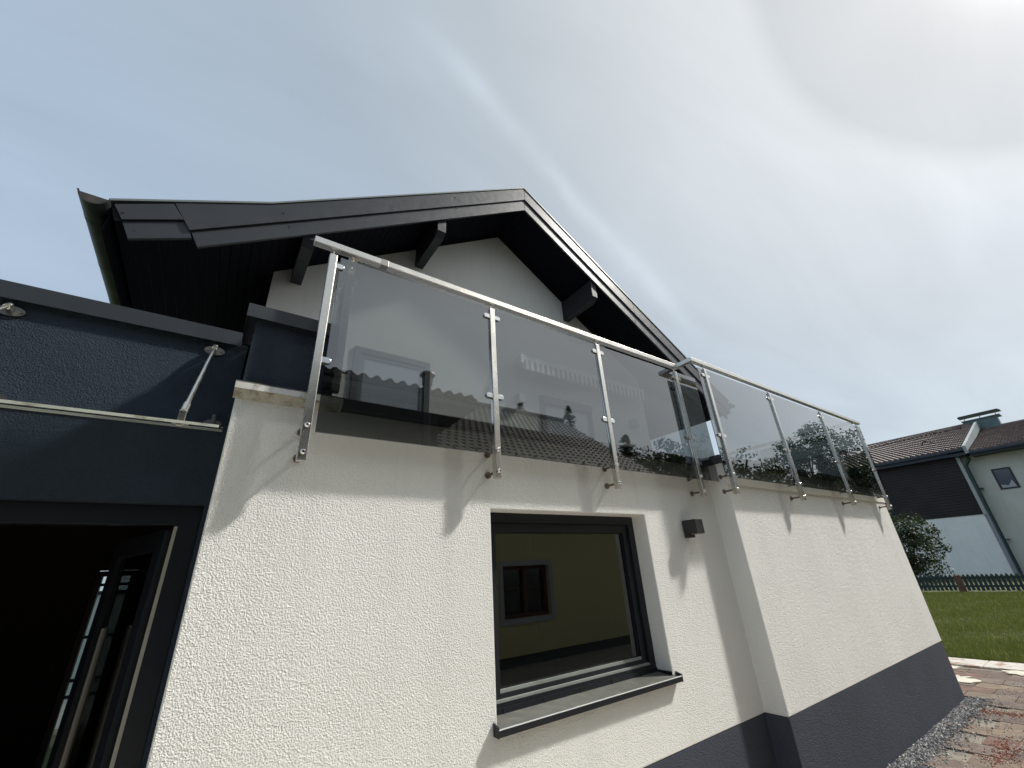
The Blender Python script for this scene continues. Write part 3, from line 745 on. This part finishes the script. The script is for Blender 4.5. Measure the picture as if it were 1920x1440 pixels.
# ------------------------------------------------------------------ tiled roofs
tile_m = mat('brown_roof_tile', (.155, .108, .098), .38, spec=.6, var=.22, vscale=1.2, stain=((.24,.21,.19), 2.2, .5, .7))
tile_d = mat('dark_roof_tile', (.038, .029, .025), .68, spec=.35, var=.35, vscale=1.5, stain=((.075,.06,.05), 2.0, .52, .7))
def tile_roof(origin, u, v, nu, nv, wu, wv, m_, parent, amp=.035, step=.035, name='roof_tiles'):
    """u along the eave, v up the slope; wavy profile across, stepped courses"""
    o = Vector(origin); u = Vector(u).normalized(); v = Vector(v).normalized(); nrm_ = u.cross(v)
    if nrm_.z < 0: nrm_ = -nrm_
    K = 6; prof = [0, .75, 1, .75, 0, -.18]; 
    mb = MB(); cols = nu*K+1
    for j in range(nv):
        base = len(mb.v)
        for jj, (dvv, hh) in enumerate(((0, 0), (0, step), (1, .0))):
            for i in range(cols):
                h = prof[(i+(j % 2)*K//2) % K]*amp + hh
                if jj == 0: h = prof[(i+(j % 2)*K//2) % K]*amp*.1 - .01
                mb.v.append(tuple(o + u*(i*wu/K) + v*((j+dvv)*wv) + nrm_*h))
        for jj in (0, 1):
            for i in range(cols-1):
                a = base+jj*cols+i; mb.f.append((a, a+1, a+cols+1, a+cols)); mb.mi.append(0)
    ob = mb.build(name, m_, parent, kind='stuff')
    return ob

# ------------------------------------------------------------------ neighbour house (right)
nb = thing('neighbour_house', 'white neighbouring house with brown tiled roof and dark timber cladding beyond the lawn', 'house')
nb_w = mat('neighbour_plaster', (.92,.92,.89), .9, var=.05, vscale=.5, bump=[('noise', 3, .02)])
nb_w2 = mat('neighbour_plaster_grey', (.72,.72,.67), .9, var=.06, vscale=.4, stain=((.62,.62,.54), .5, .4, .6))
clad = mat('dark_cladding', (.020,.016,.020), .7, var=.3, vscale=1)
navy = mat('navy_fascia', (.018,.030,.050), .5)
teal = mat('teal_pipe', (.015,.045,.045), .45)
NX = 39.3; NY = 3.22
MB().box(NX, 47, NY, 15, -.05, 3.47).build('wall', nb_w, nb, label='white lower wall of the clad wing')
MB().box(NX+.05, 47, NY+.02, 15, 3.475, 7.35).build('upper_wall', clad, nb)
z = 3.42; k = 0
while z < 7.2:
    MB().box(NX-.03, NX+.045, NY-.0+.01, 12, z+.008, z+.172).build('cladding_board', clad, nb); z += .18
MB().box(NX-.035, NX+.12, NY-.16, NY+.006, 3.42, 7.2).build('corner_trim', mat('corner_trim', (.42,.45,.44), .5), nb)
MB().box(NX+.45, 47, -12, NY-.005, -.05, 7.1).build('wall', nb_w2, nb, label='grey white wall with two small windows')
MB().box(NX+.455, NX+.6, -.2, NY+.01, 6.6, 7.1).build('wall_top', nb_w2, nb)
for (ya_, yb_, za_, zb_) in ((1.22, 2.03, 4.72, 5.98), (-1.3, -.55, 1.6, 2.75)):
    # window frame + pane on the x = const wall
    y0_, y1_ = ya_*1.008-.02, yb_*1.008
    fx = NX+.45
    f = MB(); t = .09
    f.box(fx-.03, fx-.001, y0_, y0_+t, za_, zb_); f.box(fx-.03, fx-.001, y1_-t, y1_, za_, zb_); f.box(fx-.03, fx-.001, y0_+t, y1_-t, za_, za_+t); f.box(fx-.03, fx-.001, y0_+t, y1_-t, zb_-t, zb_)
    fo = f.build('window', mat('nb_window_frame', (.03,.022,.04), .5), nb)
    MB().box(fx-.012, fx-.001, y0_+t, y1_-t, za_+t, zb_-t).build('pane', mat('nb_pane', (.09,.10,.13), .12, spec=.9), fo)
    if za_ > 3:
        cu = MB()
        vsn = [(fx-.016, y0_+t+.02, za_+t), (fx-.016, y1_-t-.02, za_+t), (fx-.016, y1_-t-.02, za_+t+.20), (fx-.016, (y0_+y1_)/2, za_+t+.12), (fx-.016, y0_+t+.1, za_+t+.42)]
        cu.add(vsn, [(0,1,2,3,4)]); cu.build('curtain', mat('curtain', (.45,.46,.48), .8), fo)
# roofs: higher left part and lower right part
EX = 38.75; RX = 50.0
def gable_roof_part(y0, y1, ze, zr, nm):
    sl = Vector((RX-EX, 0, zr-ze)); L_ = sl.length
    n_u = int((y1-y0)/.30); n_v = int(L_/.36)
    tile_roof((EX, y0, ze), (0,1,0), sl, n_u, n_v, (y1-y0)/n_u, L_/n_v, tile_m, nb, amp=.055, step=.055)
    MB().prism([(EX-.02, ze-.26), (EX-.02, ze-.02), (RX, zr-.02), (2*RX-EX, ze-.02), (2*RX-EX, ze-.26)], y0, y1).build('roof', navy, nb)
    MB().box(EX-.16, EX-.025, y0, y1, ze-.20, ze-.05).build('gutter', navy, nb, bevel=.02)
    MB().tube((RX, y0, zr+.03), (RX, y1, zr+.03), .13, n=10).build('ridge_tiles', tile_m, nb)
gable_roof_part(2.60, 17, 7.42, 10.80, 'a')
gable_roof_part(-12, 2.42, 7.16, 10.18, 'b')
# light verge flashing between the two roofs
sl = Vector((RX-EX+.25, 0, 9.60-7.50)); 
vg = MB(); vg.add([(EX-.18,2.44,7.02),(EX-.18,2.44,7.52),(RX+.1,2.44,11.02),(RX+.1,2.44,10.4),(EX-.18,2.59,7.02),(EX-.18,2.59,7.52),(RX+.1,2.59,11.02),(RX+.1,2.59,10.4)],
                   [(0,1,2,3),(7,6,5,4),(0,4,5,1),(1,5,6,2),(2,6,7,3),(3,7,4,0)])
vg.build('verge_flashing', mat('flashing', (.30,.34,.34), .5, metal=.3, var=.15, vscale=1), nb)
MB().box(EX-.02, NX+.5, 2.60, 3.4, 6.98, 7.3).build('roof_end', navy, nb)
MB().box(EX+.0, NX+.06, 3.4, 16, 7.0, 7.2).build('eave_box', navy, nb)
MB().box(EX-.0, NX+.46, -12, 2.42, 6.86, 6.92).build('eave_box', navy, nb)
# snow guard rail and tile hooks
sg = MB()
for (ya_, yb_) in ((3.2, 9.6),):
    t = .80; px_, pz_ = EX+(RX-EX)*t, 7.42+(10.80-7.42)*t
    sg.tube((px_, ya_, pz_+.16), (px_, yb_, pz_+.10), .028, n=8)
    y = ya_+.1
    while y < yb_: sg.tube((px_, y, pz_), (px_-.05, y, pz_+.2), .03, n=6); y += .8
sg.build('snow_guard', mat('dark_iron', (.03,.025,.025), .6), nb)
MB().tube((43.2, 5.2, 8.75), (43.2, 5.0, 9.05), .04, n=8).tube((43.2,5.0,9.05),(43.1,4.6,8.98),.04,n=8).tube((43.1,4.6,8.98),(43.0,4.5,8.68),.05,n=8).build('roof_hook', MATS['dark_iron'], nb)
# chimney
chm = mat('chimney_sheet', (.10,.145,.15), .45, metal=.3, var=.2, vscale=1)
ch = MB().box(49.8, 50.7, 1.32, 3.12, 9.6, 11.02).build('chimney', chm, nb, bevel=.01)
MB().box(49.7, 50.8, 1.10, 3.32, 11.022, 11.09).build('chimney_collar', chm, ch)
MB().prism([(.98,11.42),(1.10,11.52),(3.36,11.52),(3.46,11.42)], 49.75, 50.75, 'x').build('chimney_cap', mat('cap_dark', (.05,.06,.065), .5), ch)
for y in (1.3, 2.2, 3.1): MB().tube((49.9, y, 11.09), (49.9, y, 11.42), .025, n=6).build('cap_strut', steel_dark, ch)
# corner downpipe with swan neck
dp = MB(); dp.tube((NX-.10, NY-.30, .02), (NX-.10, NY-.30, 6.35), .085, n=12); dp.tube((NX-.10, NY-.30, 6.35), (NX-.22, NY-.62, 6.75), .075, n=10); dp.tube((NX-.22, NY-.62, 6.75), (NX-.42, NY-.50, 7.02), .075, n=10)
dpo = dp.build('downpipe', teal, nb, smooth=True)
for z in (1.9, 4.9): MB().box(NX-.14, NX+.45, NY-.50, NY-.38, z, z+.05).build('pipe_bracket', teal, dpo)
MB().box(NX-.04, NX+.02, NY-.19, NY-.10, .1, 3.42).build('corner_strip', mat('lilac_trim', (.34,.35,.46), .6), nb)

gwl = thing('garden_wall', 'pale garden wall glimpsed through the rear glass strip of the entrance', 'wall')
MB().box(-6, -.4, 8.0, 8.2, -.05, 1.72).build('wall_body', nb_w, gwl); MB().box(-6, -.4, 7.96, 8.24, 1.722, 1.78).build('wall_cap', coping_m, gwl)
# ------------------------------------------------------------------ picket fence
fen = thing('picket_fence', 'low dark teal picket fence between the lawn and the neighbouring house', 'fence')
fm = mat('fence_paint', (.012,.038,.042), .6, var=.3, vscale=3)
FX = 25.6
pk = MB().prism([(-.045,.06),(.045,.06),(.045,.60),(0,.66),(-.045,.60)], -.011, .011).mesh('picket', fm)
y = -4.0; i = 0
while y < 10:
    o = bpy.data.objects.new('picket', pk); COL.objects.link(o); o.parent = fen
    o.location = (FX-.03, y, random.uniform(-.01,.01)); o.rotation_euler = (random.uniform(-.02,.02), 0, math.pi/2); y += .135
for z in (.18, .48): MB().box(FX-.012, FX+.03, -4.05, 10.05, z, z+.07).build('fence_rail', fm, fen)
bp_ = mat('fence_pier', (.13,.075,.05), .85, var=.3, vscale=6)
for yy in (2.95, 8.0, -2.1): MB().box(FX-.10, FX+.12, yy-.10, yy+.10, -.05, .62).build('pier', bp_, fen, bevel=.01)
MB().box(FX-.02, FX+.05, -4.05, 10.05, .52, .56).build('fence_rail', mat('fence_top', (.05,.03,.035), .7), fen)

# ------------------------------------------------------------------ vegetation
def blade_field(name, n, area, hmin, hmax, wd, mats_, label, cat):
    mb = MB(); x0, x1, y0, y1 = area
    for _ in range(n):
        t = random.random(); x = x0+(x1-x0)*t**1.5; y = random.uniform(y0, y1)
        h = random.uniform(hmin, hmax)*(1+.35*math.sin(x*1.7+y*2.3)*math.sin(x*.6-y)); a = random.random()*math.pi*2
        w_ = wd*random.uniform(.7, 1.3)*(1+.04*(x-x0)); lx, ly = random.gauss(0, .35)*h, random.gauss(0, .35)*h
        c_, s_ = math.cos(a)*w_, math.sin(a)*w_
        mi = 0 if random.random() < .62 else (1 if random.random() < .75 else 2)
        if random.random() < .012: mi = 3; h *= 1.7
        mb.add([(x-c_,y-s_,-.01),(x+c_,y+s_,-.01),(x+c_*.7+lx*.4,y+s_*.7+ly*.4,h*.55),(x-c_*.7+lx*.4,y-s_*.7+ly*.4,h*.55),(x+lx,y+ly,h)], [(0,1,2,3),(3,2,4)], mi)
    me = bpy.data.meshes.new(name); me.from_pydata(mb.v, [], mb.f)
    for m_ in mats_: me.materials.append(m_)
    me.polygons.foreach_set('material_index', mb.mi)
    o = bpy.data.objects.new(name, me); COL.objects.link(o); o['kind'] = 'stuff'; return tag(o, label, cat)
def leafmat(name, c, tr=.35):
    m = bpy.data.materials.new(name); m.use_nodes = True; t = N(m.node_tree); b = m.node_tree.nodes['Principled BSDF']
    b.inputs['Base Color'].default_value = (*c, 1); b.inputs['Roughness'].default_value = .55; b.inputs['Specular IOR Level'].default_value = .4
    tl = t.n('ShaderNodeBsdfTranslucent'); tl.inputs[0].default_value = (c[0]*1.4, c[1]*1.5, c[2]*.8, 1)
    mx = t.n('ShaderNodeMixShader', i_0=tr); t.l(b.outputs[0], mx.inputs[1]); t.l(tl.outputs[0], mx.inputs[2]); t.l(mx.outputs[0], m.node_tree.nodes['Material Output'].inputs[0])
    return m
gr = [leafmat('grass_mid', (.112,.130,.036)), leafmat('grass_dark', (.072,.092,.026)), leafmat('grass_light', (.150,.155,.058)), leafmat('grass_seed', (.26,.24,.12))]
blade_field('grass', 150000, (10.62, 25.3, -1.6, 5.0), .03, .085, .0032, gr, 'unmown green grass with pale seed heads on the lawn', 'grass')

lv = [leafmat('leaf_dark', (.018,.030,.015)), leafmat('leaf_mid', (.028,.044,.020)), leafmat('leaf_light', (.060,.075,.045), .2)]
cf = [leafmat('needle_dark', (.020,.036,.018), .15), leafmat('needle_mid', (.030,.050,.024), .15), leafmat('needle_light', (.05,.07,.035), .15)]
bark = mat('bark', (.07,.055,.042), .9, var=.3, vscale=6, bump=[('noise', 12, .02)])
def crown_mesh(name, n, clumps, size, mats_, flat=1.0, seed=1):
    rnd = random.Random(seed); mb = MB()
    for _ in range(n):
        c, r_ = rnd.choice(clumps)
        v = Vector((rnd.gauss(0,1), rnd.gauss(0,1), rnd.gauss(0,1))).normalized()*(rnd.random()**.45)*r_
        v.z *= flat; p = Vector(c)+v
        s = size*rnd.uniform(.6, 1.3); q = Quaternion(Vector((rnd.gauss(0,1), rnd.gauss(0,1), rnd.gauss(0,1))).normalized(), rnd.random()*6)
        a = q @ Vector((s,0,0)); b = q @ Vector((0,s*.55,0)); 
        mb.add([p-a, p-b*.9, p+a, p+b*.9], [(0,1,2,3)], rnd.choices((0,1,2), (.5,.38,.12))[0])
    me = bpy.data.meshes.new(name); me.from_pydata(mb.v, [], mb.f)
    for m_ in mats_: me.materials.append(m_)
    me.polygons.foreach_set('material_index', mb.mi); return me
def add_child(name, me, parent, kind=None):
    o = bpy.data.objects.new(name, me); COL.objects.link(o); o.parent = parent
    if kind: o['kind'] = kind
    return o
def tree(name, base, h, r_, label, cat, n=5000, seed=1, leaf=.10, group=None, openness=1.0, trunk=.35, mats_=None):
    rnd = random.Random(seed); t = thing(name, label, cat, group or ('trees across the yard' if cat == 'tree' else 'shrubs behind the fence')); t.location = base
    mb = MB(); zt = h*trunk
    mb.tube((0,0,-.1), (0,0,zt), h*.026, h*.019, n=9)
    clumps = []
    for k in range(13):
        a = k*2.4+rnd.random(); rr = r_*rnd.uniform(.25,.85); zz = h*rnd.uniform(trunk+.05, .93)
        rr *= math.sqrt(max(.15, 1-((zz/h-.6)/.45)**2))
        e_ = Vector((rr*math.cos(a), rr*math.sin(a), zz))
        s0 = Vector((0,0,min(zt, zz)*.98)); mid = s0.lerp(e_, .5)+Vector((0,0,.12*h*rnd.random()))
        mb.tube(s0, mid, h*.012, h*.008, n=6); mb.tube(mid, e_, h*.008, h*.003, n=6)
        for q in range(5):
            e2 = e_+Vector((rnd.gauss(0,1), rnd.gauss(0,1), rnd.gauss(0,.8)))*r_*.28; mb.tube(mid.lerp(e_, rnd.random()), e2, h*.003, h*.0012, n=4)
            clumps.append((e2, r_*rnd.uniform(.14,.26)*openness))
        clumps.append((e_, r_*.30*openness))
    mb.build('trunk', bark, t)
    add_child('crown', crown_mesh('crown', n, clumps, leaf, mats_ or lv, .85, seed), t)
    return t
def conifer(base, h, r_, label, seed, n=9000, group=None):
    rnd = random.Random(seed); t = thing('conifer', label, 'tree', 'trees across the yard'); t.location = base
    mb = MB(); mb.tube((0,0,-.1), (0,0,h), h*.016, h*.001, n=8); br = []
    for k in range(420):
        z = h*(.12+.87*rnd.random()**.8); L_ = (r_*(1-z/h)**.8+.10)*rnd.uniform(.45,1.1); a = rnd.random()*6.283
        br.append((z, a, L_))
        if L_ > .25: mb.tube((0,0,z), (L_*math.cos(a)*.8, L_*math.sin(a)*.8, z+.02*L_), h*.003, h*.0008, n=4)
    mb.build('trunk', bark, t); lf_ = MB()
    for k in range(n):
        z, a, L_ = rnd.choice(br); q = rnd.random()**.75
        p = Vector((L_*q*math.cos(a), L_*q*math.sin(a), z+L_*(.10*q-.22*q*q))) + Vector((rnd.gauss(0,1), rnd.gauss(0,1), rnd.gauss(0,.6)))*(.03+.07*L_*(1-q*.6))
        sz = rnd.uniform(.05,.10); a2 = a+rnd.gauss(0,.8); d1 = Vector((math.cos(a2), math.sin(a2), rnd.gauss(-.1,.35)))*sz; d2v = Vector((-math.sin(a2), math.cos(a2), rnd.gauss(0,.3)))*sz*.3
        lf_.add([p-d1, p-d2v, p+d1, p+d2v], [(0,1,2,3)], rnd.choices((0,1,2), (.5,.38,.12))[0])
    me = bpy.data.meshes.new('crown'); me.from_pydata(lf_.v, [], lf_.f)
    for m_ in cf: me.materials.append(m_)
    me.polygons.foreach_set('material_index', lf_.mi); add_child('crown', me, t); return t
# shrub by the neighbour's wall
tree('shrub', (30.3, 5.45, 0), 3.5, 2.25, 'loose dark green shrub behind the fence against the white neighbour wall', 'shrub', n=9000, seed=5, leaf=.075, trunk=.12)
tree('shrub', (35.5, .2, 0), 1.5, 1.0, 'small dark bush behind the fence at the right edge', 'shrub', n=1800, seed=9, leaf=.07, trunk=.12)

# ------------------------------------------------------------------ houses across the yard (behind the camera, mirrored in the glass)
yh = thing('yellow_house', 'yellow rendered house with tiled roof mirrored in the window and panes', 'house')
yel = mat('yellow_render', (.50,.46,.24), .9, var=.06, vscale=.6, bump=[('noise', 30, .003)])
YW = -5.5
wx0, wx1, wz0, wz1 = 5.28, 6.50, .82, 1.82
yw = MB(); sheet(yw, (3.30, 12.2, .17, 3.25), (wx0, wx1, wz0, wz1), lambda u, v: (u, YW, v))
for a, b in (((wx0,wz0),(wx0,wz1)),((wx0,wz1),(wx1,wz1)),((wx1,wz1),(wx1,wz0)),((wx1,wz0),(wx0,wz0))):
    yw.add([(a[0],YW,a[1]),(b[0],YW,b[1]),(b[0],YW-.18,b[1]),(a[0],YW-.18,a[1])], [(0,1,2,3)])
yw.add([(12.2,YW,.17),(12.2,YW,3.25),(12.2,-18,3.25),(12.2,-18,.17)], [(0,1,2,3)])
yw.build('wall', yel, yh)
MB().box(3.32, 12.17, -18, YW-.03, -.05, .168).build('plinth', mat('grey_plinth', (.085,.085,.08), .9, var=.15), yh)
rframe(wx0-.11, wx1+.11, wz0-.10, wz1+.10, .10, YW+.0005, YW+.022, 'window_surround', mat('surround', (.36,.38,.39), .8), yh)
wm = mat('brown_window', (.085,.036,.022), .6)
f = rframe(wx0+.005, wx1-.005, wz0+.005, wz1-.005, .075, YW-.15, YW-.08, 'window', wm, yh)
xm_ = (wx0+wx1)/2
MB().box(xm_-.05, xm_+.05, YW-.145, YW-.075, wz0+.082, wz1-.082).build('mullion', wm, f)
MB().box(xm_+.052, wx1-.082, YW-.13, YW-.09, wz0+.55, wz0+.575).build('glazing_bar', wm, f); MB().box(wx0+.082, xm_-.052, YW-.13, YW-.09, wz0+.55, wz0+.575).build('glazing_bar', wm, f)
MB().box(wx0+.08, wx1-.08, YW-.16, YW-.152, wz0+.08, wz1-.08).build('pane', far_gl, f)
ZE, YE, SL = 3.32, -5.3, .75
yr, zr = -11.2, 3.32+.75*(11.2-5.3)
sl_ = Vector((0, yr-YE, zr-ZE)); L_ = sl_.length; nv_ = int(L_/.27)
tile_roof((1.6, YE, ZE), (1,0,0), sl_, 46, nv_, .23, L_/nv_, tile_d, yh, amp=.028, step=.03)
MB().prism([(YE+.02, ZE-.14),(YE+.02, ZE-.03),(yr, zr-.03),(2*yr-YE, ZE-.03),(2*yr-YE, ZE-.14)], 1.62, 12.2, 'x').build('roof', soffit_m, yh)
MB().tube((1.6, yr, zr+.06), (12.2, yr, zr+.06), .13, n=10).build('ridge_tiles', tile_d, yh)
MB().tube((3.40, YE+.07, ZE-.06), (12.2, YE+.07, ZE-.06), .07, n=10).build('gutter', gutter_m, yh)
sgm = MB()
for yy_ in (-6.6,):
    zz_ = ZE+SL*(YE-yy_)+.14
    xx_ = 3.8
    while xx_ < 12: sgm.box(xx_-.03, xx_+.03, yy_-.02, yy_+.02, zz_-.12, zz_+.08); xx_ += .6
sgm.build('snow_guard', MATS['dark_iron'], yh)

bk = thing('dark_clad_house', 'taller grey clad house block with wavy tile eave mirrored in the first panes', 'house')
gcl = mat('grey_panel', (.022,.025,.024), .6, var=.12, vscale=1)
MB().box(-7, 3.33, -11, -5.22, 0, 4.78).build('wall', gcl, bk)
xx = -6.9
while xx < 3.2:
    MB().box(xx, min(xx+1.16, 3.32), -5.218, -5.195, .3, 4.76).build('facade_panel', gcl, bk); xx += 1.19
MB().box(-7, 4.05, -11, -4.95, 4.79, 4.90).build('soffit', mat('greenish_soffit', (.060,.070,.058), .7, var=.1), bk)
tl = Vector((0, -5.0, 2.0)); nvv = int(tl.length/.34)
tile_roof((-7, -4.90, 4.94), (1,0,0), tl, 46, nvv, .24, tl.length/nvv, tile_d, bk, amp=.06, step=.06)
MB().prism([(-4.92,4.901),(-4.92,4.93),(-9.9,6.90),(-11,4.93),(-11,4.901)], -7, 4.05, 'x').build('roof', soffit_m, bk)
fl = thing('flue_pipe', 'black steel flue pipe with round cap in front of the grey clad house', 'flue')
fk = mat('flue_black', (.02,.02,.021), .45)
FXX, FYY = 2.86, -4.72
MB().tube((FXX,FYY,0), (FXX,FYY,5.0), .075, n=16).build('pipe', fk, fl, smooth=True)
MB().tube((FXX,FYY,5.001), (FXX,FYY,5.13), .10, n=16).build('collar', fk, fl, smooth=True)
MB().tube((FXX,FYY,5.131), (FXX,FYY,5.19), .045, n=12).build('neck', fk, fl)
MB().tube((FXX,FYY,5.191), (FXX,FYY,5.24), .15, .12, n=18).build('cap', fk, fl, smooth=True)

# trees mirrored in the panes
def at_v(vx, vz, d_, yg=-.11):
    return (vx*d_, 2*yg+2.2-d_, 0), 1.687+vz*d_
b, h = at_v(.75, .505, 19); conifer(b, h, 2.6, 'thin conifer tip rising behind the tiled ridge, left of two', 11, 7000)
b, h = at_v(.96, .53, 18); conifer(b, h, 2.2, 'thin conifer tip rising behind the tiled ridge, right of two', 12, 7000)
b, h = at_v(1.24, .46, 14.5); conifer(b, h, 3.0, 'broad dark conifer at the gable end of the yellow house', 13)
b, h = at_v(1.40, .44, 16); tree('deciduous_tree', b, h, 2.2, 'thin leaved tree beside the broad conifer', 'tree', 1800, 14, .10, openness=1.2)
b, h = at_v(1.53, .47, 13); tree('deciduous_tree', b, h, 2.6, 'dense round tree mirrored beside the corner post', 'tree', 6000, 15, .11)
for i, (vx, vz, d_, rr, n, op) in enumerate([(2.02,.50,10,2.3,6500,1), (2.35,.53,10,2.0,6500,1), (2.68,.56,9.5,2.0,5500,1), (2.80,.68,9.3,1.5,1500,1.3), (3.05,.60,9,1.9,5200,1), (3.42,.62,8.5,1.9,6000,1), (3.85,.93,7.8,2.9,11000,1), (4.4,.85,7.6,2.6,9000,1), (5.2,.8,7.4,2.6,8000,1)]):
    b, h = at_v(vx, vz, d_, -.29)
    if vx == 3.05: conifer(b, h, 1.5, 'pointed conifer in the tree row across the yard', 40); continue
    tree('deciduous_tree', b, h, rr, ['leafy tree at the left end of the row across the yard', 'leafy tree second in the row across the yard', 'leafy tree third in the row across the yard', 'tall sparse tree rising above the row', '', 'leafy tree right of the pointed conifer', 'tallest broad tree in the row across the yard', 'broad tree right of the tallest tree', 'broad tree at the right end of the row'][i], 'tree', n, 20+i, .09, openness=op, trunk=.22)
